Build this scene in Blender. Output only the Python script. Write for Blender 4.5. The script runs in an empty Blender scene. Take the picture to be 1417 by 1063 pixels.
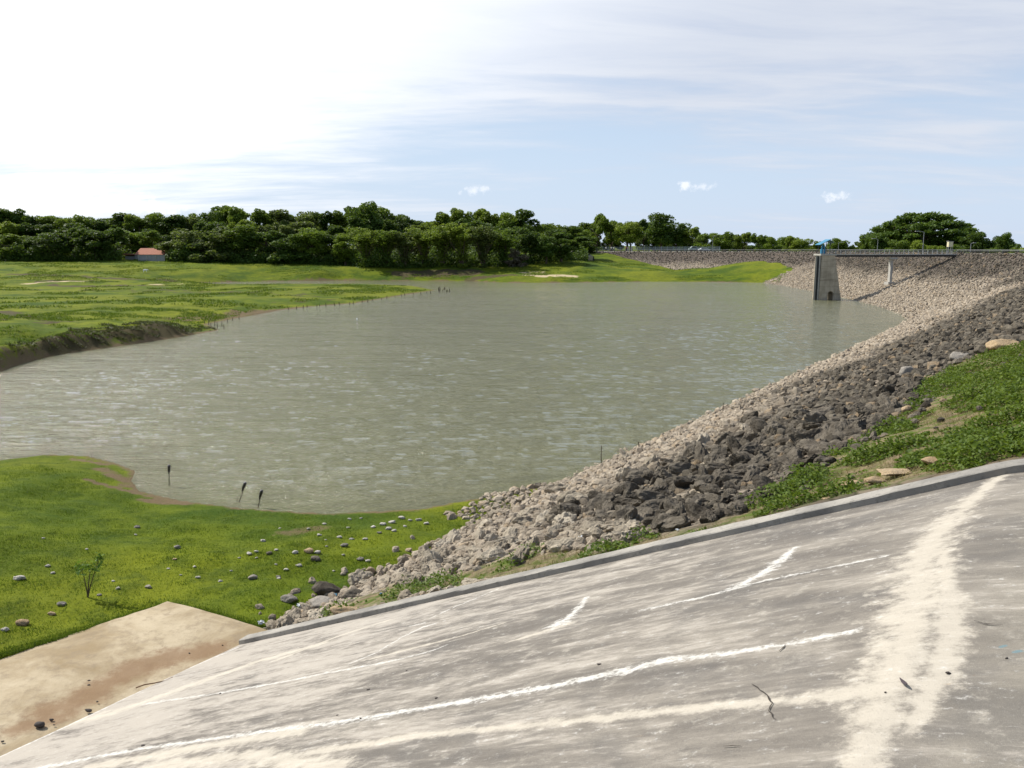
import bpy, bmesh, math, random
import numpy as np
from mathutils import Vector, Matrix
random.seed(7); RNG = np.random.default_rng(11)
S = bpy.context.scene; COL = S.collection

# ------------------------------------------------------------ camera, sky, sun, exposure
H = 9.0; F = 1150.0; CX, CY = 708.5, 531.5
PITCH = math.atan((CY-345)/F)
cam = bpy.data.cameras.new('camera'); camo = bpy.data.objects.new('camera', cam); COL.objects.link(camo)
camo.location = (0, 0, H); camo.rotation_euler = (math.pi/2-PITCH, 0, 0)
cam.sensor_width = 36; cam.lens = 36*F/1417; cam.clip_end = 9000; cam.clip_start = .05
S.camera = camo
SUN_AZ = math.radians(-62)      # from +Y towards +X
SUN_EL = math.radians(46)
sv = Vector((math.sin(SUN_AZ)*math.cos(SUN_EL), math.cos(SUN_AZ)*math.cos(SUN_EL), math.sin(SUN_EL)))
sl = bpy.data.lights.new('sun', 'SUN'); slo = bpy.data.objects.new('sun', sl); COL.objects.link(slo)
sl.energy = 4.9; sl.angle = math.radians(.53); sl.color = (1, .95, .86)
slo.rotation_euler = sv.to_track_quat('Z', 'Y').to_euler(); slo.location = sv*60
S.view_settings.view_transform = 'Standard'; S.view_settings.look = 'None'
S.view_settings.exposure = 0.22; S.view_settings.gamma = 1

class NT:
    """tiny node helper"""
    def __init__(s, nt): s.t = nt; s.N = nt.nodes; s.L = nt.links
    def n(s, ty, **k):
        x = s.N.new(ty)
        for a, b in k.items():
            if a == 'inp':
                for i, v in b.items(): s.set(x.inputs[i], v)
            else: setattr(x, a, b)
        return x
    def set(s, sock, v):
        if isinstance(v, bpy.types.NodeSocket): s.L.new(v, sock)
        elif isinstance(v, bpy.types.Node): s.L.new(v.outputs[0], sock)
        else: sock.default_value = v
    def m(s, op, a, b=0., c=0., clamp=False):
        x = s.N.new('ShaderNodeMath'); x.operation = op; x.use_clamp = clamp
        s.set(x.inputs[0], a); s.set(x.inputs[1], b); s.set(x.inputs[2], c); return x.outputs[0]
    def mix(s, f, a, b, bt='MIX'):
        x = s.N.new('ShaderNodeMix'); x.data_type = 'RGBA'; x.blend_type = bt; x.clamp_factor = True
        for i, v in ((0, f), (6, a), (7, b)):
            if isinstance(v, tuple) and len(v) == 3: v = v+(1,)
            s.set(x.inputs[i], v)
        return x.outputs[2]
    def ss(s, v, a, b, lo=0., hi=1.):
        x = s.N.new('ShaderNodeMapRange'); x.interpolation_type = 'SMOOTHSTEP'
        for i, q in enumerate((v, a, b, lo, hi)): s.set(x.inputs[i], q)
        return x.outputs[0]
    def noise(s, vec, sc, det=3., ro=.55, w=None, dist=0.):
        x = s.N.new('ShaderNodeTexNoise'); s.set(x.inputs['Vector'], vec)
        x.inputs['Scale'].default_value = sc; x.inputs['Detail'].default_value = det
        x.inputs['Roughness'].default_value = ro; x.inputs['Distortion'].default_value = dist
        return x.outputs[0]
    def map(s, vec, loc=(0, 0, 0), rot=(0, 0, 0), sc=(1, 1, 1)):
        x = s.N.new('ShaderNodeMapping'); s.set(x.inputs[0], vec)
        x.inputs[1].default_value = loc; x.inputs[2].default_value = rot; x.inputs[3].default_value = sc
        return x.outputs[0]
    def at(s, name):
        x = s.N.new('ShaderNodeAttribute'); x.attribute_name = name; return x
def material(name, f):
    m = bpy.data.materials.new(name); m.use_nodes = True; m.node_tree.nodes.clear()
    k = NT(m.node_tree); sh = f(k); o = k.n('ShaderNodeOutputMaterial'); k.set(o.inputs[0], sh); return m
def bsdf(k, col, rough=.9, bump=None, bs=.5, bd=.05, spec=.3, **ex):
    p = k.n('ShaderNodeBsdfPrincipled')
    if isinstance(col, tuple) and len(col) == 3: col = col+(1,)
    k.set(p.inputs['Base Color'], col); k.set(p.inputs['Roughness'], rough)
    p.inputs['Specular IOR Level'].default_value = spec
    for a, b in ex.items(): k.set(p.inputs[a.replace('_', ' ')], b)
    if bump is not None:
        b = k.n('ShaderNodeBump'); b.inputs['Strength'].default_value = bs; b.inputs['Distance'].default_value = bd
        k.set(b.inputs['Height'], bump); k.set(p.inputs['Normal'], b)
    return p
def plain(name, c, rough=.7, var=.15, sc=6., spec=.3, **ex):
    def f(k):
        g = k.n('ShaderNodeTexCoord').outputs['Object']
        n = k.noise(g, sc, 4.)
        col = k.mix(n, tuple(v*(1-var*1.6) for v in c), tuple(min(1, v*(1+var*1.6)) for v in c))
        return bsdf(k, col, rough, n, .25, .02, spec, **ex)
    return material(name, f)

# world : Nishita sky with procedural high cloud
W = bpy.data.worlds.new('World'); S.world = W; W.use_nodes = True; W.node_tree.nodes.clear()
k = NT(W.node_tree)
sky = k.n('ShaderNodeTexSky'); sky.sky_type = 'NISHITA'; sky.sun_disc = False
sky.sun_elevation = SUN_EL; sky.sun_rotation = SUN_AZ; sky.altitude = 50; sky.air_density = 1.1; sky.dust_density = .6; sky.ozone_density = 1.5
tc = k.n('ShaderNodeTexCoord').outputs['Generated']
sp = k.n('ShaderNodeSeparateXYZ', inp={0: tc})
zz = k.m('ADD', k.m('MAXIMUM', sp.outputs[2], 0.), .12)
cmb = k.n('ShaderNodeCombineXYZ', inp={0: k.m('DIVIDE', sp.outputs[0], zz), 1: k.m('DIVIDE', sp.outputs[1], zz), 2: 0.})
n1 = k.noise(k.map(cmb, (3.1, 1.7, 0), (0, 0, .35), (.55, 1.15, 1)), 1., 8., .6, dist=.25)
n2 = k.noise(k.map(cmb, (9.1, 4.4, 0), (0, 0, -.2), (.9, 3.2, 1)), 1.1, 6., .6, dist=.8)
dotn = k.n('ShaderNodeVectorMath', operation='DOT_PRODUCT'); k.set(dotn.inputs[0], tc); dotn.inputs[1].default_value = sv
sd = dotn.outputs['Value']
near = k.ss(sd, .28, .74)                        # towards the sun
cov = k.m('ADD', k.m('ADD', k.m('MULTIPLY', n1, 1.35), -.07), k.m('MULTIPLY', n2, .38))
cov = k.m('ADD', cov, k.m('MULTIPLY', near, .50))
low = k.ss(sp.outputs[2], .0, .30)
cov = k.m('ADD', cov, k.m('MULTIPLY', k.m('SUBTRACT', low, 1.), .44))
cov = k.m('ADD', cov, k.ss(sp.outputs[0], -.30, .35, 0., .20))
cov = k.m('SUBTRACT', cov, k.m('MULTIPLY', k.ss(sp.outputs[2], .42, .8), .55))      # cloud thinned out of view overhead, to lower the ambient light
cov = k.m('SUBTRACT', cov, k.m('MULTIPLY', k.ss(sp.outputs[1], .35, -.25), .5))  # unseen cloud behind the camera thinned too, for less ambient fill
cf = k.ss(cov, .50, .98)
cb = k.m('ADD', .76, k.m('MULTIPLY', near, .42))
ccol = k.mix(near, k.mix(k.ss(k.m('ADD', k.m('MULTIPLY', n1, .6), k.m('MULTIPLY', n2, .4)), .38, .62), (.66, .73, .89), (.85, .89, .98)), (1, 1, .98))
cc = k.n('ShaderNodeVectorMath', operation='SCALE'); k.set(cc.inputs[0], ccol); k.set(cc.inputs['Scale'], cb)
sk = k.n('ShaderNodeVectorMath', operation='SCALE'); k.set(sk.inputs[0], sky); sk.inputs['Scale'].default_value = .105
skb = k.mix(k.ss(sp.outputs[2], .42, .0, .15, .85), sk.outputs[0], (.54, .65, .83))
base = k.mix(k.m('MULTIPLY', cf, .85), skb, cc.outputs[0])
def pdir(px, py):
    a = (px-CX)/F; b = -(py-CY)/F
    return np.array([a, math.cos(PITCH)+b*math.sin(PITCH), -math.sin(PITCH)+b*math.cos(PITCH)])
def puff(base, px, py, w, h, seed, amt=.9):      # a small fair-weather cumulus far away
    v = pdir(px, py); az = math.atan2(v[0], v[1]); el = math.atan2(v[2], math.hypot(v[0], v[1]))
    azn = k.m('ARCTAN2', sp.outputs[0], sp.outputs[1])
    da = k.m('DIVIDE', k.m('SUBTRACT', azn, az), w); de = k.m('DIVIDE', k.m('SUBTRACT', sp.outputs[2], math.sin(el)), h)
    r = k.m('SQRT', k.m('ADD', k.m('MULTIPLY', da, da), k.m('MULTIPLY', de, de)))
    nn = k.noise(k.map(tc, (seed, seed*2, 0)), 110., 5., .65)
    f = k.ss(k.m('ADD', k.m('SUBTRACT', 1.0, r), k.m('MULTIPLY', k.m('SUBTRACT', nn, .5), 3.4)), .1, 1.1)
    return k.mix(k.m('MULTIPLY', f, amt), base, (.93, .95, .99))
for a in ((655, 264, .017, .007, 1, .6), (672, 262, .012, .005, 2, .5), (950, 258, .013, .008, 3, .75), (974, 258, .02, .005, 4, .5), (1155, 272, .02, .007, 5, .6),
          (190, 280, .035, .012, 6, .8), (120, 282, .06, .014, 7, .8), (40, 268, .06, .020, 8, .7), (235, 295, .05, .008, 9, .8)):
    base = puff(base, *a)
bg = k.n('ShaderNodeBackground', inp={0: base, 1: 1.0}); wo = k.n('ShaderNodeOutputWorld', inp={0: bg})

# ------------------------------------------------------------ helpers
def tag(o, label=None, cat=None, group=None, kind=None):
    if label: o['label'] = label
    if cat: o['category'] = cat
    if group: o['group'] = group
    if kind: o['kind'] = kind
    return o
def link(name, me, parent=None, loc=(0, 0, 0)):
    o = bpy.data.objects.new(name, me); COL.objects.link(o); o.location = loc
    if parent is not None: o.parent = parent
    return o
def np_mesh(name, V, Fc, mt, smooth=False, attrs=None):
    V = np.asarray(V, np.float32); Fc = np.asarray(Fc, np.int32)
    me = bpy.data.meshes.new(name); me.vertices.add(len(V)); me.vertices.foreach_set('co', V.ravel())
    nf, kk = Fc.shape; me.loops.add(nf*kk); me.loops.foreach_set('vertex_index', Fc.ravel())
    me.polygons.add(nf); me.polygons.foreach_set('loop_start', np.arange(nf, dtype=np.int32)*kk)
    me.polygons.foreach_set('loop_total', np.full(nf, kk, np.int32))
    me.polygons.foreach_set('use_smooth', np.full(nf, smooth))
    for a, v in (attrs or {}).items():
        at = me.attributes.new(a, 'FLOAT', 'POINT'); at.data.foreach_set('value', np.asarray(v, np.float32))
    me.update(); me.validate()
    if mt: me.materials.append(mt)
    return me
class MB:
    def __init__(s): s.b = bmesh.new()
    def box(s, c, d, rz=0., rx=0., ry=0., top=None):
        r = bmesh.ops.create_cube(s.b, size=1)['verts']
        for v in r:
            if top and v.co.z > 0: v.co.x *= top[0]; v.co.y *= top[1]
            v.co = Vector((v.co.x*d[0], v.co.y*d[1], v.co.z*d[2]))
        M = Matrix.Translation(c) @ Matrix.Rotation(rz, 4, 'Z') @ Matrix.Rotation(ry, 4, 'Y') @ Matrix.Rotation(rx, 4, 'X')
        bmesh.ops.transform(s.b, matrix=M, verts=r); return s
    def tube(s, pts, rad, n=8):
        rings = []; pts = [Vector(p) for p in pts]
        if not hasattr(rad, '__len__'): rad = [rad]*len(pts)
        for i, p in enumerate(pts):
            d = (pts[min(i+1, len(pts)-1)]-pts[max(i-1, 0)]).normalized()
            a = d.orthogonal().normalized() if i == 0 else (pa-d*pa.dot(d)).normalized()
            pa = a; b = d.cross(a)
            rings.append([s.b.verts.new(p+(a*math.cos(2*math.pi*j/n)+b*math.sin(2*math.pi*j/n))*rad[i]) for j in range(n)])
        for r1, r2 in zip(rings, rings[1:]):
            for j in range(n): s.b.faces.new((r1[j], r1[(j+1) % n], r2[(j+1) % n], r2[j]))
        s.b.faces.new(rings[0][::-1]); s.b.faces.new(rings[-1]); return s
    def prism(s, poly, y0, y1, M=None):          # poly in XZ, extruded along Y
        a = [s.b.verts.new((x, y0, z)) for x, z in poly]; b = [s.b.verts.new((x, y1, z)) for x, z in poly]
        fs = [s.b.faces.new(a), s.b.faces.new(b[::-1])]
        for i in range(len(poly)): fs.append(s.b.faces.new((a[i], b[i], b[(i+1) % len(poly)], a[(i+1) % len(poly)])))
        if M: bmesh.ops.transform(s.b, matrix=M, verts=a+b)
        return s
    def ball(s, c, r, sc=(1, 1, 1), sub=2):
        v = bmesh.ops.create_icosphere(s.b, subdivisions=sub, radius=r)['verts']
        for q in v: q.co = Vector((q.co.x*sc[0]+c[0], q.co.y*sc[1]+c[1], q.co.z*sc[2]+c[2]))
        return s
    def build(s, name, mt, parent=None, loc=(0, 0, 0), bevel=0., smooth=False):
        bmesh.ops.recalc_face_normals(s.b, faces=s.b.faces[:])
        if bevel: bmesh.ops.bevel(s.b, geom=s.b.edges[:], offset=bevel, segments=2, affect='EDGES', profile=.5)
        me = bpy.data.meshes.new(name); s.b.to_mesh(me); s.b.free()
        if smooth: me.polygons.foreach_set('use_smooth', [True]*len(me.polygons))
        me.materials.append(mt); return link(name, me, parent, loc)
def empty(name, loc, rz=0.):
    o = bpy.data.objects.new(name, None); COL.objects.link(o); o.location = loc; o.rotation_euler = (0, 0, rz); o.empty_display_size = .2; return o
def copy_tree(o, parent=None):
    c = o.copy(); COL.objects.link(c); c.parent = parent
    for ch in o.children: copy_tree(ch, c)
    return c
# coherent value noise in numpy
def vnoise(x, y, seed=0):
    xi = np.floor(x).astype(np.int64); yi = np.floor(y).astype(np.int64); fx = x-xi; fy = y-yi
    def h(a, b):
        n = (a*374761393+b*668265263+seed*1442695041) & 0xffffffff
        n = ((n ^ (n >> 13))*1274126177) & 0xffffffff
        return ((n ^ (n >> 16)) & 0xffff)/65535.
    u = fx*fx*(3-2*fx); v = fy*fy*(3-2*fy)
    return (h(xi, yi)*(1-u)+h(xi+1, yi)*u)*(1-v)+(h(xi, yi+1)*(1-u)+h(xi+1, yi+1)*u)*v-.5
def fbm(x, y, seed=0, o=4, g=.5):
    r = 0; a = 1.
    for i in range(o): r = r+a*vnoise(x*2**i, y*2**i, seed+i); a *= g
    return r
def U(px, py, z=0.):
    v = pdir(px, py); t = (z-H)/v[2]; return np.array([0, 0, H])+t*v
def UY(px, py, Y):
    v = pdir(px, py); t = Y/v[1]; return np.array([0, 0, H])+t*v
def proj(P):
    P = np.asarray(P, float)-np.array([0, 0, H]); c, s_ = math.cos(PITCH), math.sin(PITCH)
    dep = P[..., 1]*c-P[..., 2]*s_; up = P[..., 1]*s_+P[..., 2]*c
    dep = np.where(dep > .05, dep, np.nan)
    return CX+F*P[..., 0]/dep, CY-F*up/dep
def segdist(X, Y, P, closed=False):
    P = np.asarray(P, float)[:, :2]; Q = np.roll(P, -1, 0) if closed else P[1:]; A = P if closed else P[:-1]
    D = np.full(X.shape, 1e9)
    for a, b in zip(A, Q):
        e = b-a; L = max(e@e, 1e-9)
        t = np.clip(((X-a[0])*e[0]+(Y-a[1])*e[1])/L, 0, 1)
        D = np.minimum(D, np.hypot(X-a[0]-t*e[0], Y-a[1]-t*e[1]))
    return D
def inside(X, Y, P):
    P = np.asarray(P, float)[:, :2]; c = np.zeros(X.shape, bool)
    for (x1, y1), (x2, y2) in zip(P, np.roll(P, -1, 0)):
        if y1 == y2: continue
        c ^= ((y1 > Y) != (y2 > Y)) & (X < (x2-x1)*(Y-y1)/(y2-y1)+x1)
    return c

# ------------------------------------------------------------ ground shape
B0 = U(830, 645)[:2]; C0 = U(1272, 440)[:2]
DR = (C0-B0)/np.linalg.norm(C0-B0); NR = np.array([DR[1], -DR[0]])
KS = 2.5; CREST = 8.3; FOOT = CREST*KS; HALF = 3.0
off = FOOT+HALF
def cr(p, n): n = np.array(n, float); n /= np.linalg.norm(n); return np.array(p[:2])+n*off
CREST_LINE = [B0-DR*75+NR*off, B0+NR*off, B0+DR*70+NR*off, cr(U(1272, 440), (.93, -.36)), cr(U(1190, 416), (.985, -.17)), cr(U(1085, 395), (1, 0)), (92, 246), (82, 276), (62, 303), (38, 322), (12, 336)]
CREST_LINE = np.array([np.array(p, float) for p in CREST_LINE])
def chaikin(P, n=3):
    for _ in range(n):
        Q = [P[0]]
        for a, b in zip(P, P[1:]): Q += [a*.75+b*.25, a*.25+b*.75]
        P = np.array(Q+[P[-1]])
    return P
CL = chaikin(CREST_LINE)
def dam_z(X, Y):
    d = segdist(X, Y, CL); return CREST-np.maximum(0, d-HALF)/KS
def hit(px, py, fn):
    v = pdir(px, py); t = np.exp(np.linspace(math.log(3), math.log(700), 6000))
    P = np.array([0, 0, H])+t[:, None]*v; z = fn(P[:, 0], P[:, 1]); i = np.argmax(P[:, 2] <= z)
    return P[i] if P[i, 2] <= z[i] else P[-1]
# concrete slope: plane through three traced points
SA = U(330, 893, .8); SB = U(0, 1047, .8); SK = hit(1417, 655, dam_z)
_n = np.cross(SK-SA, SB-SA); _n = _n/_n[2]
RIDGE = np.array([U(1395, 648, SK[2])[:2], U(1190, 1063, 5.8)[:2]])
def slab_z(X, Y):
    z = SA[2]-(_n[0]*(X-SA[0])+_n[1]*(Y-SA[1]))
    a, b = RIDGE; e = (b-a)/np.linalg.norm(b-a); s_ = (X-a[0])*(-e[1])+(Y-a[1])*e[0]
    return z-.16*np.maximum(0, s_)
eu = (SK-SA)/np.linalg.norm(SK-SA); ev = (SB-SA)/np.linalg.norm(SB-SA)
SLABP = [SA[:2], (SA+eu*30)[:2], (SA+eu*30+ev*30)[:2], (SA+ev*30)[:2]]
LAKE_PX = [(-250, 640), (0, 637), (60, 629), (120, 631), (160, 641), (187, 652), (181, 666), (192, 680), (250, 693), (330, 703), (400, 708), (460, 711), (530, 708), (585, 704), (620, 697)]
LAKE = [tuple(U(*p)[:2]) for p in LAKE_PX]
LAKE += [tuple(B0+NR*1.5), tuple(B0+DR*45+NR*2), tuple(C0+NR*4)] + [tuple(U(*p)[:2]+np.array(o)) for p, o in (((1190, 416), (4, 0)), ((1085, 397), (3, 0)))]
FARSH = [(1062, 391.5), (1000, 390.5), (900, 390), (800, 391), (740, 391.5), (690, 391), (640, 389), (560, 388.5), (470, 388.5), (400, 389), (340, 390), (280, 391.5), (245, 393), (300, 394), (400, 393), (500, 393), (570, 395.5), (603, 401.5), (585, 404.5), (560, 408), (520, 415), (490, 420), (430, 424.5), (390, 429), (330, 440), (285, 449), (303, 457), (270, 463), (240, 468), (180, 477), (100, 488), (60, 495), (20, 506), (0, 515), (-120, 540), (-300, 560)]
LAKE += [tuple(U(*p)[:2]) for p in FARSH]
LAKE = np.array(LAKE)
ctl = []
def cp(px, py, Y=None, z=None): ctl.append(tuple(UY(px, py, Y) if Y else U(px, py, z)))
for p in LAKE: ctl.append((p[0], p[1], .0))
for a in ((0, 384, 208), (120, 384, 208), (0, 364, 258), (120, 362, 262), (240, 361, 268), (60, 372, 232), (230, 385, 212), (285, 377, 236), (262, 368, 250), (320, 366, 262), (400, 365, 264), (440, 374, 246), (480, 364, 268),
          (520, 374, 252), (560, 373, 256), (610, 372, 256), (650, 376, 252), (700, 371, 258), (740, 366, 266), (790, 361, 276), (760, 377, 250), (830, 350.5, 318), (830, 366, 280), (900, 377, 250), (700, 383, 236), (780, 384, 234)): cp(*a)
BND = [(852, 352), (880, 359), (915, 367), (955, 376), (985, 370.5), (1020, 363), (1050, 361), (1085, 363.5), (1101, 371), (1095, 380), (1078, 389)]
for q in BND:
    P = hit(*q, dam_z); ctl.append(tuple(P)); g = P[:2]+(P[:2]-np.array([10, 215.]))/np.linalg.norm(P[:2]-np.array([10, 215.]))*9; ctl.append((g[0], g[1], P[2]+.3))
for a in ((1030, 376, 5), (1060, 374, 5)): pass
for px, py, z in ((10, 395, .9), (120, 397, .8), (240, 400, .7), (350, 400, .8), (450, 400, .7), (540, 402, .5), (60, 415, 1.0), (200, 415, .8), (350, 418, .7), (440, 414, .6), (150, 432, .9), (260, 432, .8), (320, 430, .5), (380, 424, .35),
                  (0, 432, 2.1), (45, 441, 1.7), (0, 460, 1.5), (60, 474, 1.35), (140, 464, 1.3), (200, 456, 1.15), (245, 450, .9), (0, 470, 1.5), (20, 445, 1.0), (-120, 440, 2.2), (-120, 500, 1.2), (-200, 400, 1.5),
                  (0, 912, .85), (230, 835, .72), (355, 880, .78), (500, 800, .45), (560, 740, .35), (430, 760, .55), (300, 760, .55), (100, 740, .75), (100, 820, .8), (-60, 760, 1.3), (40, 670, .85), (110, 655, .55), (150, 680, .35), (80, 690, .55), (-100, 900, 1.0), (230, 720, .3)): cp(px, py, z=z)
ctl += [(-300, 100, 6), (-300, 300, 9), (-200, 380, 10), (-90, 350, 9.5), (0, 380, 10), (-30, 320, 6.5), (-110, 300, 6), (20, 345, 7.6), (60, 400, 8), (150, 400, 5), (140, 300, 3.5), (130, 210, 3), (130, 140, 3), (250, 200, 3), (260, 0, 3), (120, 40, 3), (60, -20, 3), (-60, 20, 1.6), (-60, -60, 2), (40, -90, 3), (-14, 5, 1.0), (0, 900, 12), (-900, 500, 10), (900, 500, 6), (900, -500, 4), (-900, -500, 6), (0, 2500, 20), (2500, 2500, 10), (-2500, 2500, 10), (2500, -2500, 4), (-2500, -2500, 4)]
def densify(pts, z, n):
    P = np.array([U(px, py, z)[:2] for px, py in pts])
    for a, b in zip(P, P[1:]):
        for t in np.linspace(0, 1, n, endpoint=False): q = a+(b-a)*t; ctl.append((q[0], q[1], z))
densify([(303, 457), (270, 463), (240, 468), (180, 477), (100, 488), (60, 495), (20, 506), (0, 515), (-60, 527)], 0., 7)
densify([(-60, 500), (0, 490), (40, 480), (62, 474)], .6, 6)
densify([(70, 473), (100, 469), (140, 463), (200, 455), (245, 450)], 1.05, 7)
densify([(-60, 496), (0, 486), (40, 476), (70, 468), (100, 463), (140, 457), (200, 450), (240, 446)], 1.3, 5)
ctl = np.array(ctl); _, ui = np.unique(np.round(ctl[:, :2], 1), axis=0, return_index=True); ctl = ctl[ui]
_r = np.hypot(ctl[:, None, 0]-ctl[None, :, 0], ctl[:, None, 1]-ctl[None, :, 1])
RW = np.linalg.solve(-_r+np.eye(len(ctl))*.02, ctl[:, 2])
def rbf(X, Y):
    r = np.zeros(X.shape)
    for (x, y, _), w in zip(ctl, RW): r -= w*np.hypot(X-x, Y-y)
    return r
def lake_d(X, Y):                                # positive on land
    d = segdist(X, Y, LAKE, True); return np.where(inside(X, Y, LAKE), -d, d)
def land_z(X, Y):
    D = lake_d(X, Y); R = np.hypot(X, Y)
    L = rbf(X, Y)
    b = fbm(X/3.2, Y/3.2, 5, 4)*.22*np.clip(D/3, 0, 1)+fbm(X/14, Y/14, 9, 3)*.5*np.clip(D/8, 0, 1)*np.clip((R-25)/60, 0, 1)+fbm(X/.7, Y/.7, 33, 3)*.07*np.clip(D/1.5, 0, 1)*np.clip((60-R)/30, 0, 1)
    b = b+np.where((R > 50) & (R < 140) & (X < -20), (fbm(X/2.2, Y/2.2, 61, 4))*.55*np.clip((D-.3)/1.2, 0, 1)*np.clip((14-D)/8, 0, 1), 0)
    ap = inside(X, Y, APR); b = np.where(ap, -.04-.3*np.clip((segdist(X, Y, APR[:3])-.1)/.5, 0, 1), b*np.clip(segdist(X, Y, APR, True)/.8, .15, 1))
    z = np.maximum(L+b, .02+.05*np.minimum(np.maximum(D, 0), 3))
    z = np.where(D < 0, np.maximum(D*.35, -2.2), z)
    z = np.where((segdist(X, Y, [SA[:2]+ev[:2]*.5, (SA+ev*30)[:2]]) < .8), np.minimum(z, .5), z)
    sl_ = inside(X, Y, SLABP); z = np.where(sl_, np.minimum(z, slab_z(X, Y)-.35), z)
    return z
AC = [U(0, 912, .8), U(230, 835, .8), U(374, 873, .8)]
_e = (AC[0]-AC[1])/np.linalg.norm(AC[0]-AC[1])
APR = [(AC[1]+_e*24)[:2], AC[1][:2], AC[2][:2], SA[:2], (SB+ev*16)[:2]]

def polar():
    a = np.radians(np.concatenate([np.arange(-180, -40, 4.), np.arange(-40, 40, .14), np.arange(40, 180, 4.)]))
    r = np.concatenate([np.exp(np.arange(math.log(2.), math.log(430), .0115)), np.exp(np.linspace(math.log(440), math.log(6000), 18))])
    A, R = np.meshgrid(a, r, indexing='ij'); return A, R, R*np.sin(A), R*np.cos(A)
GA, GR, GX, GY = polar(); na, nr = GX.shape
GL = land_z(GX, GY); GD = lake_d(GX, GY); GE = dam_z(GX, GY)
idx = np.arange(na*nr).reshape(na, nr)
def quads(wrap=True):
    I = np.vstack([idx, idx[:1]]) if wrap else idx
    return np.stack([I[:-1, :-1], I[1:, :-1], I[1:, 1:], I[:-1, 1:]], -1).reshape(-1, 4)
Q = quads()
# soil / sand patches on the land, traced then laid out in world space
dirt = np.clip(1-GD/np.where(GR < 60, .55, 1.6), 0, 1)*.9
def patch(pts, z, w, amt=1.):
    global dirt
    P = [U(px, py, z)[:2] for px, py in pts]
    dirt = np.maximum(dirt, amt*np.clip(1.4-segdist(GX, GY, P)/w, 0, 1))
sand = np.zeros(GX.shape)
def spatch(pts, w, Y=None, z=None):
    global sand
    P = [(UY(px, py, Y) if Y else U(px, py, z))[:2] for px, py in pts]
    sand = np.maximum(sand, np.clip(1.4-segdist(GX, GY, P)/w, 0, 1))
patch([(140, 648), (160, 656), (182, 660), (172, 670)], .2, .45, .85)
patch([(100, 635), (150, 643)], .1, .25); patch([(122, 676), (180, 681), (260, 692)], .1, .22)
patch([(385, 742), (420, 735), (450, 732)], .3, .35, .7); patch([(200, 695), (260, 695)], .05, .4)
patch([(70, 487), (100, 480), (160, 474), (210, 466), (245, 458)], .5, 1.1); patch([(230, 440), (280, 436), (350, 428)], .5, 1.6, .8)
patch([(255, 445), (300, 440), (370, 430), (420, 424)], .2, 1.6, .9); patch([(0, 511), (60, 497), (100, 490)], .3, .4, .9)
patch([(180, 402), (260, 406), (330, 404), (420, 412)], .6, 1.0, .5)
spatch([(30, 394), (70, 393), (120, 393)], 1.6, z=.9); spatch([(210, 394), (250, 394)], 1.0, z=.8)
spatch([(735, 384), (760, 383), (790, 383)], 3.2, Y=238); spatch([(725, 377), (750, 376)], 2., Y=249)
spatch([(900+60, 388), (975, 388)], .8, Y=230)
eros = np.zeros(GX.shape)
for pts, Y, w in ((((60, 393), (110, 392), (150, 393)), 200, 2.5), (((150, 390), (180, 388)), 208, 1.6), (((190, 391), (215, 390)), 206, 1.6), (((520, 384), (640, 383)), 236, 4), (((560, 376), (650, 379)), 250, 5),
                  (((660, 384), (700, 382)), 240, 4), (((295, 382), (310, 382)), 225, 1.5)):
    eros = np.maximum(eros, np.clip(1.4-segdist(GX, GY, [UY(a, b, Y)[:2] for a, b in pts])/w, 0, 1))
for pts, z, w, am in ((((70, 395), (150, 396), (230, 395)), .9, 3.0, .8), (((60, 401), (200, 402), (330, 403), (430, 408)), .8, 4.5, .50), (((180, 404), (250, 406), (330, 404)), .7, 1.6, .62), (((0, 428), (40, 437), (66, 444)), 1.5, 2.2, .75),
                      (((0, 455), (60, 452), (110, 446)), 1.3, 1.2, .6), (((60, 470), (130, 462), (190, 456), (245, 450)), 1.1, 1.5, .8), (((380, 420), (450, 416), (520, 408)), .4, 1.8, .5), (((66, 481), (100, 475), (140, 469), (200, 461), (245, 455)), .7, 1.1, 1.), (((0, 452), (30, 448), (66, 452)), 1.2, 1., .6), (((30, 389), (120, 390), (240, 391)), .9, 3.5, .8)):
    eros = np.maximum(eros, am*np.clip(1.4-segdist(GX, GY, [U(a, b, z)[:2] for a, b in pts])/w, 0, 1))
keep = np.ones(na*nr, bool)
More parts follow.
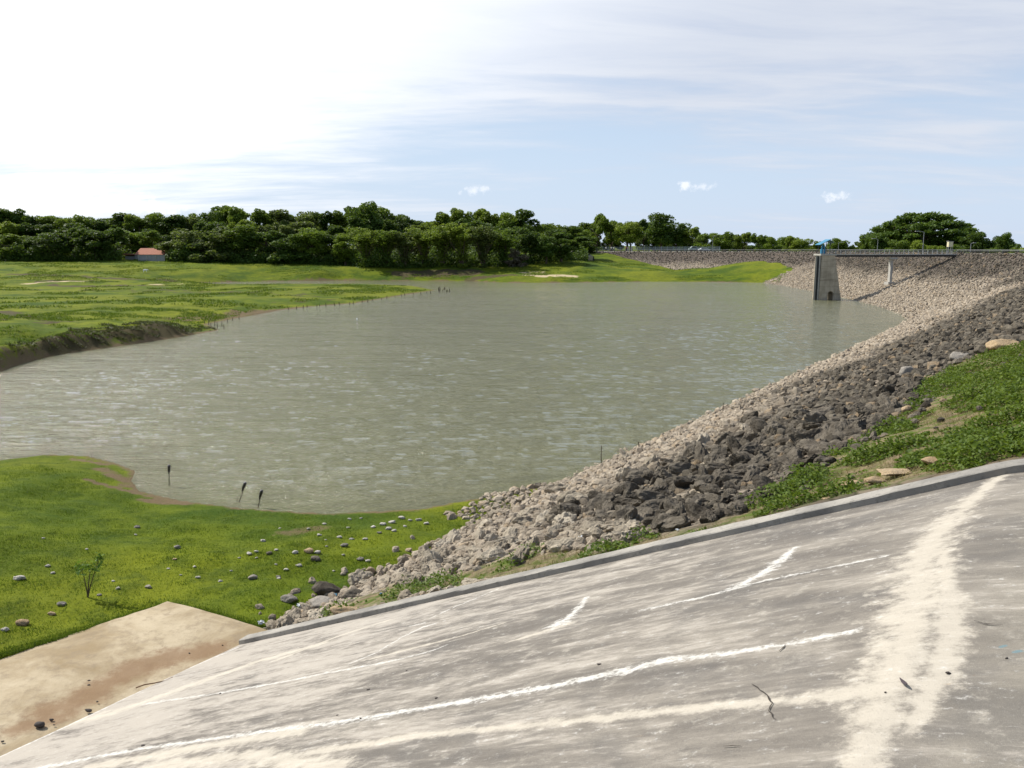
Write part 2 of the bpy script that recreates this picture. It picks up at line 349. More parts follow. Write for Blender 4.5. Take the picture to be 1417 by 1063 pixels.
def grassmat(k):
    g = k.n('ShaderNodeNewGeometry').outputs['Position']
    d = k.at('dirt').outputs['Fac']; sa = k.at('sand').outputs['Fac']; er = k.at('eros').outputs['Fac']; far = k.at('far').outputs['Fac']
    a = k.noise(g, .17, 6., .65); b = k.noise(g, 1.1, 6., .7); c = k.noise(g, 9., 5., .7); c2 = k.noise(g, .06, 3.)
    col = k.mix(k.ss(a, .35, .68), (.034, .070, .004), (.128, .160, .005))
    col = k.mix(k.ss(c2, .42, .62), col, k.mix(.5, col, (.20, .205, .012)))
    col = k.mix(k.m('MULTIPLY', k.ss(b, .45, .68), .6), col, (.026, .052, .005))
    col = k.mix(k.m('MULTIPLY', k.ss(c, .45, .8), .5), col, (.17, .21, .03))
    soil = k.mix(c, (.075, .052, .028), (.20, .15, .085))
    nd = k.m('MULTIPLY', k.m('SUBTRACT', b, .5), 1.6)
    col = k.mix(k.ss(k.m('ADD', d, k.m('ADD', nd, k.m('MULTIPLY', k.m('SUBTRACT', c, .5), .8))), .34, .85), col, soil)
    col = k.mix(k.ss(k.m('ADD', er, k.m('MULTIPLY', k.m('SUBTRACT', k.noise(g, .5, 5.), .5), 2.)), .45, .75), col, (.075, .062, .03))
    col = k.mix(k.ss(k.m('ADD', sa, k.m('MULTIPLY', k.m('SUBTRACT', k.noise(g, .4, 5.), .5), 2.)), .5, .75), col, k.mix(b, (.38, .30, .17), (.55, .46, .30)))
    bh = k.m('ADD', c, k.m('MULTIPLY', b, 1.5))
    return bsdf(k, col, .95, bh, .7, .06, .1)
M_GRASS = material('grass_ground', grassmat)
o = link('terrain', np_mesh('terrain', np.stack([GX, GY, GL], -1).reshape(-1, 3), Q, M_GRASS, True, dict(dirt=dirt.ravel(), sand=sand.ravel(), eros=eros.ravel(), far=np.clip(GR/200, 0, 1).ravel())))
tag(o, kind='structure')
# close the little disc under the camera is not needed: the concrete slope covers it

# ------------------------------------------------------------ dam embankment
WEEDPX = [(1500, 455), (1417, 472), (1372, 486), (1330, 500), (1285, 520), (1262, 560), (1235, 590), (1190, 612), (1150, 632), (1110, 652), (1060, 690), (1010, 715), (960, 735), (880, 745), (830, 762), (740, 762), (650, 790), (600, 808), (540, 812), (480, 838), (440, 862), (600, 822), (800, 778), (1100, 705), (1417, 632), (1560, 600)]
WEED = np.array([hit(px, py, dam_z)[:2] for px, py in WEEDPX])
insl = inside(GX, GY, SLABP) | (segdist(GX, GY, [SA[:2], (SA+eu*30)[:2]]) < .26)
GE2 = np.where(insl, np.minimum(GE, slab_z(GX, GY)-.3), GE)+fbm(GX/1.5, GY/1.5, 3, 3)*.12
crestd = segdist(GX, GY, CL)
GE2 = np.where(crestd < HALF+.3, GE, GE2)
near_t = np.clip((GR-8)/10, 0, 1)
weed = inside(GX, GY, WEED).astype(float)*1.
wd = segdist(GX, GY, WEED, True); weed = np.where(weed > 0, np.clip(.5+wd/.8, 0, 1), np.clip(.5-wd/.8, 0, 1))
kp = (GE2 > -1.2) & (GE2 > GL-.5)
fk = kp.ravel()[Q].any(1)
QD = Q[fk]; used, inv = np.unique(QD, return_inverse=True)
def dammat(k):
    g = k.n('ShaderNodeNewGeometry').outputs['Position']; z = k.n('ShaderNodeSeparateXYZ', inp={0: g}).outputs[2]
    w = k.at('weed').outputs['Fac']; cd = k.at('crestd').outputs['Fac']
    v = k.n('ShaderNodeTexVoronoi'); v.feature = 'F1'; k.set(v.inputs['Vector'], g); v.inputs['Scale'].default_value = 2.0
    v2 = k.n('ShaderNodeTexVoronoi'); v2.feature = 'DISTANCE_TO_EDGE'; k.set(v2.inputs['Vector'], g); v2.inputs['Scale'].default_value = 2.0
    n = k.noise(g, .12, 4.); nf = k.noise(g, 5., 5., .7)
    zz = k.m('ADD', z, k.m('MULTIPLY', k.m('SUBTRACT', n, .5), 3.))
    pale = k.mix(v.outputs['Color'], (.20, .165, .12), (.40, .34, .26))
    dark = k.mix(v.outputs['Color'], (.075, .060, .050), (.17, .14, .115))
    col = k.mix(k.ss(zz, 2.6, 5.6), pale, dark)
    col = k.mix(k.ss(v2.outputs[0], .0, .09), (.03, .025, .02), col)
    gr = k.mix(nf, (.12, .09, .055), (.27, .21, .13))
    gr = k.mix(k.ss(k.noise(g, 2.6, 6., .7), .42, .62), gr, k.mix(nf, (.045, .075, .010), (.10, .14, .02)))
    col = k.mix(w, col, gr)
    rd = k.mix(nf, (.16, .15, .13), (.26, .25, .22))
    col = k.mix(k.ss(cd, 3.2, 3.0), col, rd)
    return bsdf(k, col, .95, k.m('ADD', k.m('MULTIPLY', v.outputs[0], -1.), k.m('MULTIPLY', nf, .3)), 1., .25, .15)
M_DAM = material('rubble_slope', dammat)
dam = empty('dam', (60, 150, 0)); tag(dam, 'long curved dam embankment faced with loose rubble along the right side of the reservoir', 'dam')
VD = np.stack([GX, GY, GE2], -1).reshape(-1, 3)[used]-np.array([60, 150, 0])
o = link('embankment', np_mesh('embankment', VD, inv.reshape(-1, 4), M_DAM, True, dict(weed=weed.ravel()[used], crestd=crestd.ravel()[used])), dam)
# low parapet / guard rail along the inner crest edge
M_CONC = plain('weathered_concrete', (.36, .35, .31), .9, .2, 2.)
M_RAIL = plain('galvanised_rail', (.24, .25, .25), .5, .1, 3., .5)
M_DARKM = plain('dark_steel', (.05, .05, .055), .6, .1)
def offset_line(P, d):
    T = np.gradient(P, axis=0); T /= np.linalg.norm(T, axis=1)[:, None]; return P+np.stack([-T[:, 1], T[:, 0]], 1)*d
INN = offset_line(CL, HALF-.15)
m = 1
acc = np.concatenate([[0], np.cumsum(np.linalg.norm(np.diff(INN, axis=0), axis=1))])
def inn(s_): return np.array([np.interp(s_, acc, INN[:, 0]), np.interp(s_, acc, INN[:, 1])])
gr_ = empty('guard_rail', (0, 0, 0)); tag(gr_, 'long low guard rail with pale top bar running along the crest of the dam', 'guard rail')
s0 = 75.; s1 = acc[-1]-6
tb = MB(); lb = MB()
pts = [inn(s_) for s_ in np.arange(s0, s1, 3.)]
for a, b in zip(pts, pts[1:]):
    c = (a+b)/2; L = np.linalg.norm(b-a); rz = math.atan2(b[1]-a[1], b[0]-a[0])
    tb.box((c[0], c[1], CREST+.56), (L*1.01, .12, .09), rz); lb.box((c[0], c[1], CREST+.30), (L*1.01, .05, .07), rz)
tb.build('top_bar', M_RAIL, gr_); lb.build('lower_bar', M_DARKM, gr_)
postb = None
for i, a in enumerate(pts):
    if i % 2: continue
    if postb is None: postb = MB().box((0, 0, .26), (.13, .13, .52)).build('post', M_DARKM, gr_, (a[0], a[1], CREST))
    elif i < 200:
        c = postb.copy(); COL.objects.link(c); c.location = (a[0], a[1], CREST)

# ------------------------------------------------------------ water
def watermat(k):
    g = k.n('ShaderNodeNewGeometry').outputs['Position']
    a = k.noise(k.map(g, sc=(.5, 1.6, 1), rot=(0, 0, .12)), .95, 6., .68); b = k.noise(k.map(g, sc=(.8, 1.6, 1), rot=(0, 0, -.3)), 5., 3., .6)
    c = k.noise(k.map(g, sc=(.35, 1., 1)), .05, 3.)
    a2 = k.noise(k.map(g, sc=(.55, 1.5, 1), rot=(0, 0, .05)), .28, 5., .6); a3 = k.noise(k.map(g, sc=(.5, 1.3, 1), rot=(0, 0, .2)), .09, 4., .55)
    h = k.m('ADD', k.m('MULTIPLY', a, 1.3), k.m('MULTIPLY', b, .40)); h = k.m('ADD', h, k.m('ADD', k.m('MULTIPLY', a2, 3.2), k.m('MULTIPLY', a3, 4.5)))
    bu = k.n('ShaderNodeBump'); bu.inputs['Distance'].default_value = .35; k.set(bu.inputs['Height'], h)
    bu.inputs['Strength'].default_value = .7
    col = k.mix(c, (.135, .136, .074), (.172, .168, .098))
    p = k.n('ShaderNodeBsdfPrincipled'); k.set(p.inputs['Base Color'], col); p.inputs['Roughness'].default_value = .07; p.inputs['IOR'].default_value = 1.33
    k.set(p.inputs['Normal'], bu); return p
M_WATER = material('muddy_water', watermat)
wa = np.radians(np.arange(-52, 40, .12)); wr = np.concatenate([np.arange(24, 62, .16), np.exp(np.arange(math.log(62), math.log(340), .0036))])
WA, WR = np.meshgrid(wa, wr, indexing='ij'); WX = WR*np.sin(WA); WY = WR*np.cos(WA)
def ridge(x, y, s_): return (1-2*np.abs(fbm(x, y, s_, 2)))
WZ = (ridge(WX/1.25+WY*.1, WY/.50, 201)-.6)*.036+(ridge(WX/5.5-WY*.05, WY/2.2, 205)-.6)*.036+(ridge(WX/1.0, WY/.36+WX*.2, 209)-.6)*.024+fbm(WX/14, WY/7, 213, 2)*.05
WZ *= .40+.24*np.clip(fbm(WX/18, WY/10, 217, 2)+.45, 0, 1)
WZ *= np.clip(WR*0+1., 0, 1); calm = np.clip((np.abs(lake_d(WX[::6, ::6], WY[::6, ::6]))-.0)/2.5, .12, 1).repeat(6, 0).repeat(6, 1)[:WX.shape[0], :WX.shape[1]]
WZ *= calm; wi = np.arange(WX.size).reshape(WX.shape)
WQ = np.stack([wi[:-1, :-1], wi[1:, :-1], wi[1:, 1:], wi[:-1, 1:]], -1).reshape(-1, 4)[:, ::-1]
tag(link('water', np_mesh('water', np.stack([WX, WY, WZ], -1).reshape(-1, 3), WQ, M_WATER, True)), kind='structure')

# ------------------------------------------------------------ concrete slope (slab), stains traced and laid out on it
nu, nv = 620, 620
uu, vv = np.meshgrid(np.linspace(0, 30, nu), np.linspace(-.38, 30, nv), indexing='ij')
PX = SA[0]+eu[0]*uu+ev[0]*vv; PY = SA[1]+eu[1]*uu+ev[1]*vv; PZ = slab_z(PX, PY)
PZ = PZ+fbm(PX/1.8, PY/1.8, 21, 3)*.015
def hs(px, py): return hit(px, py, slab_z)[:2]
def field(lines, soft=1.):
    Fd = np.zeros(PX.shape)
    for pts, w in lines:
        P = [hs(*q) for q in pts]; w = w if hasattr(w, '__len__') else [w]*len(P)
        for a, b, wa, wb in zip(P, P[1:], w, w[1:]):
            e = b-a; L = max(e@e, 1e-9); t = np.clip(((PX-a[0])*e[0]+(PY-a[1])*e[1])/L, 0, 1)
            d = np.hypot(PX-a[0]-t*e[0], PY-a[1]-t*e[1]); Fd = np.maximum(Fd, 1.5-d/(wa+(wb-wa)*t))
    return np.clip(Fd, 0, 1.5)
WHITE = [([(-60, 1085), (60, 1062), (200, 1036), (330, 1018), (470, 1000), (620, 975), (760, 950), (850, 932), (920, 914), (1000, 906), (1100, 890), (1185, 872)], [.08, .08, .07, .07, .08, .09, .085, .10, .10, .07, .06, .04]),
         ([(885, 846), (960, 830), (1060, 804), (1150, 785), (1228, 769)], [.045, .05, .05, .045, .03]),
         ([(1015, 814), (1050, 797), (1080, 776), (1101, 757)], [.08, .11, .10, .04]),
         ([(200, 974), (290, 962), (380, 946), (455, 931), (515, 920), (561, 911), (600, 900), (622, 891)], [.05, .05, .04, .04, .045, .04, .03, .02]),
         ([(440, 934), (480, 920), (520, 903), (555, 882), (585, 868), (614, 859)], [.02, .025, .03, .035, .03, .03]),
         ([(592, 857), (630, 840), (660, 828), (695, 813), (705, 800)], [.02, .03, .025, .02, .02]),
         ([(560, 868), (588, 862)], .02), ([(768, 866), (785, 856), (800, 843), (812, 826)], [.16, .11, .07, .04]),
         ([(0, 1048), (120, 992), (250, 930), (330, 896)], [.05, .05, .04, .04])]
CREAM = [([(300, 1075), (380, 1050), (469, 1036), (558, 1021), (632, 1012), (706, 1006), (800, 997), (900, 986), (1000, 976), (1100, 968), (1200, 955)], [.12, .12, .12, .10, .09, .09, .10, .10, .10, .13, .2]),
         ([(1398, 648), (1345, 690), (1300, 735), (1268, 790), (1262, 850), (1255, 900), (1220, 960), (1200, 1063), (1190, 1150)], [.10, .16, .26, .34, .34, .32, .28, .16, .2]),
         ([(1300, 745), (1310, 800), (1316, 860), (1310, 900), (1290, 950), (1262, 1010)], [.06, .14, .18, .18, .15, .06]),
         ([(60, 1010), (160, 985), (260, 950), (360, 915), (450, 890)], [.2, .25, .25, .2, .15]),
         ([(120, 1063), (250, 1040), (420, 1010)], .2), ([(700, 890), (750, 875), (790, 862)], [.04, .08, .1]), ([(500, 915), (640, 880), (700, 862)], [.05, .06, .03]),
         ([(380, 915), (470, 880), (540, 858)], [.1, .08, .05]), ([(200, 1063), (350, 1045), (470, 1063)], .2)]
white = field(WHITE); cream = field(CREAM)
e2 = RIDGE[1]-RIDGE[0]; e2 = e2/np.linalg.norm(e2); rs = (PX-RIDGE[0][0])*(-e2[1])+(PY-RIDGE[0][1])*e2[0]
blue = field([([(1404, 852), (1408, 852)], .012), ([(1402, 867), (1409, 868)], .01), ([(1394, 878), (1400, 879)], .010), ([(1384, 893), (1390, 895)], .02), ([(1404, 901), (1414, 903)], .025)])
rust = field([([(1358, 827), (1364, 828)], .015), ([(1345, 932), (1362, 937)], .015), ([(1305, 945), (1312, 948)], .02), ([(960, 1015), (1000, 1010)], .012), ([(880, 1018), (940, 1010)], .012)])
sidx = np.arange(nu*nv).reshape(nu, nv)
SQ = np.stack([sidx[:-1, :-1], sidx[1:, :-1], sidx[1:, 1:], sidx[:-1, 1:]], -1).reshape(-1, 4)[:, ::-1]
def slabmat(k):
    g = k.n('ShaderNodeNewGeometry').outputs['Position']
    ang = math.atan2(eu[1], eu[0])
    st = k.map(g, rot=(0, 0, -ang))              # x runs along the kerb
    st = k.map(st, sc=(.30, 1.5, 1.))
    s1_ = k.noise(st, 1.1, 9., .72, dist=.35); s2_ = k.noise(st, 6., 8., .75, dist=.2); iso = k.noise(g, 4.5, 8., .75); mid = k.noise(g, 14., 6., .75); fine = k.noise(g, 38., 4., .7); grain = k.noise(g, 160., 2., .6); blot = k.noise(g, .9, 5., .6)
    wv = k.at('white').outputs['Fac']; cv = k.at('cream').outputs['Fac']; rv = k.at('ridge').outputs['Fac']; bv = k.at('blue').outputs['Fac']; uv = k.at('rust').outputs['Fac']; lf = k.at('left').outputs['Fac']
    col = k.mix(k.ss(s1_, .36, .64), (.135, .121, .106), (.250, .226, .192))
    col = k.mix(k.m('MULTIPLY', rv, .5), col, (.25, .228, .185))
    col = k.mix(k.m('MULTIPLY', k.ss(blot, .48, .66), .5), col, (.105, .099, .094)); col = k.mix(k.m('MULTIPLY', k.ss(iso, .52, .66), .45), col, (.34, .315, .27)); col = k.mix(k.m('MULTIPLY', k.ss(mid, .54, .66), .35), col, (.09, .083, .077))
    stk = k.m('ADD', k.m('MULTIPLY', s1_, .6), k.m('MULTIPLY', s2_, .5))
    stk = k.m('ADD', stk, k.m('MULTIPLY', lf, .19))
    col = k.mix(k.m('MULTIPLY', k.ss(stk, .57, .74), .7), col, (.44, .40, .35))
    wob = k.m('MULTIPLY', k.m('SUBTRACT', k.m('ADD', k.m('MULTIPLY', s2_, .65), k.m('MULTIPLY', k.noise(g, 9., 5., .7), .35)), .5), 2.8)
    cm = k.ss(k.m('ADD', k.m('ADD', cv, k.m('MULTIPLY', k.m('SUBTRACT', iso, .5), 3.6)), k.m('MULTIPLY', k.m('SUBTRACT', s2_, .5), .7)), .30, 1.35)
    col = k.mix(k.m('MULTIPLY', cm, .8), col, k.mix(s2_, (.40, .36, .30), (.60, .55, .465)))
    wm = k.ss(k.m('ADD', k.m('ADD', wv, k.m('MULTIPLY', k.m('SUBTRACT', mid, .5), 4.2)), k.m('MULTIPLY', wob, 1.6)), .35, 1.45)
    col = k.mix(k.m('MULTIPLY', wm, .88), col, k.mix(fine, (.50, .485, .45), (.68, .665, .63)))
    col = k.mix(k.m('MULTIPLY', k.ss(k.m('ADD', bv, k.m('MULTIPLY', wob, .5)), .4, .9), .5), col, (.08, .22, .28))
    col = k.mix(k.m('MULTIPLY', k.ss(k.m('ADD', uv, k.m('MULTIPLY', wob, .8)), .5, .9), .55), col, (.30, .17, .06))
    col = k.mix(k.m('MULTIPLY', k.ss(fine, .56, .72), .32), col, (.085, .078, .07))
    col = k.mix(k.m('MULTIPLY', k.ss(grain, .55, .75), .25), col, (.62, .58, .52))
    bh = k.m('ADD', k.m('MULTIPLY', fine, .5), k.m('ADD', k.m('MULTIPLY', grain, .35), k.m('MULTIPLY', s2_, .8)))
    return bsdf(k, col, .88, bh, .55, .02, .25)
M_SLAB = material('stained_concrete', slabmat)
left = np.clip(1-uu/14, 0, 1)
o = link('pavement', np_mesh('pavement', np.stack([PX, PY, PZ], -1).reshape(-1, 3), SQ, M_SLAB, True, dict(white=white.ravel(), cream=cream.ravel(), ridge=np.clip(rs/.8, 0, 1).ravel(), blue=blue.ravel(), rust=rust.ravel(), left=left.ravel())))
tag(o, kind='structure')
# cracks: thin grooves filled with dirt, laid on the slab
M_CRACK = plain('crack_dirt', (.05, .042, .035), 1., .3, 30.)
def ribbon(name, pts, w, mt, fn, lift=.004, parent=None, jit=.006):
    P = [hit(px, py, fn) for px, py in pts]; R = []
    for a, b in zip(P, P[1:]):
        n = max(2, int(np.linalg.norm(b-a)/.05))
        R += [a+(b-a)*t for t in np.linspace(0, 1, n, endpoint=False)]
    R.append(P[-1]); R = np.array(R); R[1:-1, :2] += RNG.normal(0, jit, (len(R)-2, 2))
    T = np.gradient(R[:, :2], axis=0); T /= np.linalg.norm(T, axis=1)[:, None]; Nn = np.stack([-T[:, 1], T[:, 0]], 1)
    ww = w*(.35+.65*np.sin(np.linspace(.05, math.pi-.05, len(R))))*RNG.uniform(.5, 1.3, len(R))
    A = R[:, :2]+Nn*ww[:, None]/2; Bp = R[:, :2]-Nn*ww[:, None]/2
    V = np.vstack([np.column_stack([A, fn(A[:, 0], A[:, 1])+lift+.008]), np.column_stack([Bp, fn(Bp[:, 0], Bp[:, 1])+lift+.008])])
    n = len(R); Fc = [(i, i+1, n+i+1, n+i) for i in range(n-1)]
    return link(name, np_mesh(name, V, Fc, mt), parent)
pv = o
ribbon('crack', [(1040, 948), (1058, 962), (1068, 975), (1064, 985), (1074, 998)], .012, M_CRACK, slab_z, parent=pv)
ribbon('crack', [(1347, 861), (1360, 864), (1372, 866), (1388, 867)], .014, M_CRACK, slab_z, parent=pv)
ribbon('crack', [(440, 1005), (500, 998), (570, 986), (640, 976)], .007, M_CRACK, slab_z, parent=pv)
ribbon('crack', [(960, 829), (1020, 814), (1060, 806), (1120, 793), (1200, 776)], .010, M_CRACK, slab_z, parent=pv)
ribbon('crack', [(1000, 1035), (1025, 1034)], .010, M_CRACK, slab_z, parent=pv)
ribbon('crack', [(1078, 903), (1087, 894)], .02, M_CRACK, slab_z, parent=pv)

# kerb along the outer edge of the slab
KP0 = np.array([*hs(330, 893), 0]); KP1 = np.array([*hs(1417, 653), 0]); kd = KP1-KP0; kd /= np.linalg.norm(kd); kn = np.array([-kd[1], kd[0], 0])
kerb = MB()
sec = [(0, -.25), (0, .095), (.012, .108), (.28, .112), (.30, .10), (.30, -.4)]
rings = []
Lk = 30.; nk = 150
for i in range(nk+1):
    c = KP0+kd*(Lk*i/nk); z0 = float(slab_z(np.array([c[0]]), np.array([c[1]]))[0]); r = []
    for w, h in sec:
        w2 = w-.02+(.03 if i == 0 else 0)+RNG.normal(0, .004); p = c+kn*w2; r.append(kerb.b.verts.new((p[0], p[1], z0+h+RNG.normal(0, .003))))
    rings.append(r)
for a, b in zip(rings, rings[1:]):
    for j in range(len(sec)): kerb.b.faces.new((a[j], a[(j+1) % len(sec)], b[(j+1) % len(sec)], b[j]))
kerb.b.faces.new(rings[0]); kerb.b.faces.new(rings[-1][::-1])
def kerbmat(k):
    g = k.n('ShaderNodeNewGeometry').outputs['Position']; a = k.noise(g, 1.2, 5.); b = k.noise(g, 14., 5., .7)
    col = k.mix(k.ss(a, .3, .7), (.20, .19, .175), (.34, .32, .285)); col = k.mix(k.m('MULTIPLY', k.ss(b, .5, .7), .5), col, (.12, .115, .10))
    nz = k.n('ShaderNodeSeparateXYZ', inp={0: k.n('ShaderNodeNewGeometry').outputs['True Normal']}).outputs[2]
    return bsdf(k, col, .9, b, .6, .02, .2)
tag(kerb.build('kerb', material('kerb_concrete', kerbmat)), kind='structure')

# tan apron at the foot of the slab
APO = np.array(APR); an = 170
xa = np.linspace(APO[:, 0].min(), APO[:, 0].max(), an); ya = np.linspace(APO[:, 1].min(), APO[:, 1].max(), an)
p00, p10, p11, p01 = AC[1][:2], AC[2][:2], SA[:2], None
# grid spanned: a along far edge (AC1 -> beyond AC0), b across to the slab foot
aa, bb = np.meshgrid(np.linspace(0, 1, 300), np.linspace(0, 1, 90), indexing='ij')
fe = AC[1][:2]+(_e[:2]*24)*aa[..., None]; KO = AC[2][:2]; ne_s = KO+((SB+ev*16)[:2]-KO)*aa[..., None]
G = fe*(1-bb[..., None])+ne_s*bb[..., None]
edge = fbm(aa*60, aa*0+3, 8, 3)*.10*(1-bb)**6
G[..., 1] += edge*1.0
AZ = .84-.045*bb**2+.04*np.sin(bb*3.1)+fbm(G[..., 0]/1.5, G[..., 1]/1.5, 4, 3)*.035-.02*(1-bb)**8
ai = np.arange(300*90).reshape(300, 90); AQ = np.stack([ai[:-1, :-1], ai[1:, :-1], ai[1:, 1:], ai[:-1, 1:]], -1).reshape(-1, 4)
def aff(lines):
    Fd = np.zeros(AZ.shape)
    for pts, w in lines: Fd = np.maximum(Fd, np.clip(1.4-segdist(G[..., 0], G[..., 1], [U(px, py, .83)[:2] for px, py in pts])/w, 0, 1.4))
    return Fd
brown = aff([([(120, 960), (170, 935), (230, 912), (300, 897)], .45), ([(60, 985), (130, 965)], .35), ([(180, 925), (240, 905)], .4), ([(20, 1010), (100, 985)], .25)])
def apmat(k):
    g = k.n('ShaderNodeNewGeometry').outputs['Position']
    a = k.noise(g, .8, 6., .65, dist=.5); b = k.noise(g, 4., 6., .7); c = k.noise(g, 22., 6., .75); br = k.at('brown').outputs['Fac']
    col = k.mix(k.ss(a, .3, .7), (.27, .205, .12), (.46, .385, .27))
    col = k.mix(k.m('MULTIPLY', k.ss(b, .46, .68), .6), col, (.24, .19, .13))
    col = k.mix(k.m('MULTIPLY', k.ss(k.m('ADD', br, k.m('MULTIPLY', k.m('SUBTRACT', b, .5), 1.8)), .3, 1.2), .75), col, (.22, .135, .075))
    col = k.mix(k.m('MULTIPLY', k.ss(c, .58, .72), .35), col, (.12, .09, .06))
    return bsdf(k, col, .93, k.m('ADD', b, k.m('MULTIPLY', c, .4)), .5, .03, .2)
o = link('path', np_mesh('path', np.concatenate([G, AZ[..., None]], -1).reshape(-1, 3), AQ, material('tan_apron', apmat), True, dict(brown=brown.ravel())))
tag(o, kind='structure')
def ap_z(X, Y): return np.full(np.shape(X), .83)
#==PART2==
# ------------------------------------------------------------ rocks
def gz(x, y):
    X = np.atleast_1d(np.asarray(x, float)); Y = np.atleast_1d(np.asarray(y, float))
    return np.maximum(land_z(X, Y), dam_z(X, Y))
def gz1(x, y): return float(gz(x, y)[0])
def ico(sub):
    b = bmesh.new(); bmesh.ops.create_icosphere(b, subdivisions=sub, radius=1.)
    V = np.array([v.co[:] for v in b.verts]); Fc = np.array([[v.index for v in f.verts] for f in b.faces]); b.free(); return V, Fc
ICO = {i: ico(i) for i in (1, 2, 3, 4)}
def rock_verts(sub, rng, nplanes=11, rough=.05, flat=(.62, .85)):
    V = ICO[sub][0]; n = rng.normal(size=(nplanes, 3)); n /= np.linalg.norm(n, axis=1)[:, None]; h = rng.uniform(.62, .98, nplanes)
    d = V@n.T; r = np.where(d > .08, h/np.maximum(d, .08), 9.).min(1); r = np.minimum(r, 1.12)
    P = V*r[:, None]
    if sub >= 2:
        q = rng.uniform(0, 50); P += V*(fbm(P[:, 0]*2.3+q, P[:, 1]*2.3+P[:, 2]*1.7, 2, 4)*rough*4)[:, None]
        P += V*(fbm(P[:, 2]*6+q, P[:, 0]*6-P[:, 1]*5, 7, 3)*rough*1.8)[:, None]
    P *= np.array([1., rng.uniform(*flat), rng.uniform(.5, .8)]); return P
def rockmat(k, a, b, attr=False):
    oc = k.n('ShaderNodeTexCoord').outputs['Object']; g = k.n('ShaderNodeNewGeometry').outputs['Position']
    n = k.noise(g, 3.5, 5., .7); f = k.noise(g, 22., 5., .75); p = k.noise(g, 60., 3., .7)
    if attr:
        t = k.at('tone').outputs['Fac']; rr = k.at('rnd').outputs['Fac']
        col = k.mix(t, k.mix(rr, *a), k.mix(rr, *b))
        col = k.mix(k.m('MULTIPLY', k.ss(rr, .90, .97), .6), col, (.30, .21, .12))
    else:
        r = k.n('ShaderNodeObjectInfo').outputs['Random']; col = k.mix(r, a, b)
    col = k.mix(k.m('MULTIPLY', k.ss(n, .40, .72), .5), col, k.mix(.5, col, (.42, .37, .30)))
    col = k.mix(k.m('MULTIPLY', k.ss(f, .48, .75), .55), col, (.045, .038, .03))
    col = k.mix(k.m('MULTIPLY', k.ss(p, .60, .8), .3), col, (.5, .46, .40))
    return bsdf(k, col, .95, k.m('ADD', k.m('MULTIPLY', f, 1.), k.m('MULTIPLY', n, 1.2)), .9, .05, .15)
M_RBULK = material('rubble', lambda k: rockmat(k, ((.048, .040, .030), (.15, .130, .100)), ((.27, .22, .165), (.47, .40, .31)), True))
M_RDARK = material('dark_rock', lambda k: rockmat(k, (.055, .046, .035), (.145, .125, .098)))
M_RPALE = material('pale_rock', lambda k: rockmat(k, (.26, .22, .165), (.47, .41, .32)))
M_RGREY = material('grey_rock', lambda k: rockmat(k, (.20, .185, .16), (.34, .31, .27)))
M_RTAN = material('tan_rock', lambda k: rockmat(k, (.34, .24, .14), (.48, .36, .22)))
M_RWHITE = material('white_stone', lambda k: rockmat(k, (.46, .43, .38), (.62, .58, .52)))
VAR2 = {s_: [rock_verts(s_, RNG) for _ in range(16)] for s_ in (1, 2)}
def rotm(n):
    q = RNG.normal(size=(n, 4)); q /= np.linalg.norm(q, axis=1)[:, None]; w, x, y, z = q.T
    return np.stack([np.stack([1-2*(y*y+z*z), 2*(x*y-z*w), 2*(x*z+y*w)], -1), np.stack([2*(x*y+z*w), 1-2*(x*x+z*z), 2*(y*z-x*w)], -1), np.stack([2*(x*z-y*w), 2*(y*z+x*w), 1-2*(x*x+y*y)], -1)], 1)
# candidate positions on the slope, jittered grid in (along, up-slope) space of every crest segment
T = np.gradient(CL, axis=0); T /= np.linalg.norm(T, axis=1)[:, None]
accC = np.concatenate([[0], np.cumsum(np.linalg.norm(np.diff(CL, axis=0), axis=1))])
def slope_pt(a, s_):                             # a along the crest, s_ metres out from the crest edge
    x = np.interp(a, accC, CL[:, 0]); y = np.interp(a, accC, CL[:, 1]); tx = np.interp(a, accC, T[:, 0]); ty = np.interp(a, accC, T[:, 1])
    return x-ty*(HALF+s_), y+tx*(HALF+s_)
def scatter(a0, a1, cell, jit=.5):
    A, Sg = np.meshgrid(np.arange(a0, a1, cell), np.arange(.2, FOOT+2.6, cell), indexing='ij')
    A = A+RNG.uniform(-jit, jit, A.shape)*cell; Sg = Sg+RNG.uniform(-jit, jit, A.shape)*cell
    A = A.ravel(); Sg = Sg.ravel(); x, y = slope_pt(A, Sg); return x, y
rx, ry, rsz = [], [], []
for a0, a1, cell, lo, hi, r0, r1 in ((20, 130, .21, .065, .15, 0, 30), (20, 130, .40, .13, .21, 0, 42), (20, 140, .32, .10, .19, 30, 62), (20, 200, .48, .15, .27, 60, 115), (60, 300, .52, .16, .28, 112, 260), (20, 150, .9, .20, .30, 13, 60), (300, 420, 1.0, .32, .55, 200, 500)):
    x, y = scatter(a0, a1, cell); r_ = np.hypot(x, y); q = (r_ >= r0) & (r_ < r1); x, y = x[q], y[q]
    rx.append(x); ry.append(y); rsz.append(RNG.uniform(lo, hi, len(x)))
rx = np.concatenate(rx); ry = np.concatenate(ry); rsz = np.concatenate(rsz)
E0 = dam_z(rx, ry); L0 = land_z(rx, ry); rr_ = np.hypot(rx, ry)
ppx, ppy = proj(np.stack([rx, ry, E0], -1))
inw = inside(rx, ry, WEED); dw = segdist(rx, ry, WEED, True)
kdist = (rx-KP0[0])*kn[0]+(ry-KP0[1])*kn[1]
wedge = (rx > -2.2) & (rx < 4.5) & (ry > 26.5) & (ry < 36) & (E0 > -.62+.35*fbm(rx, ry, 5, 2)-.12*np.clip(rx, -2, 1)) & (rsz < .2)
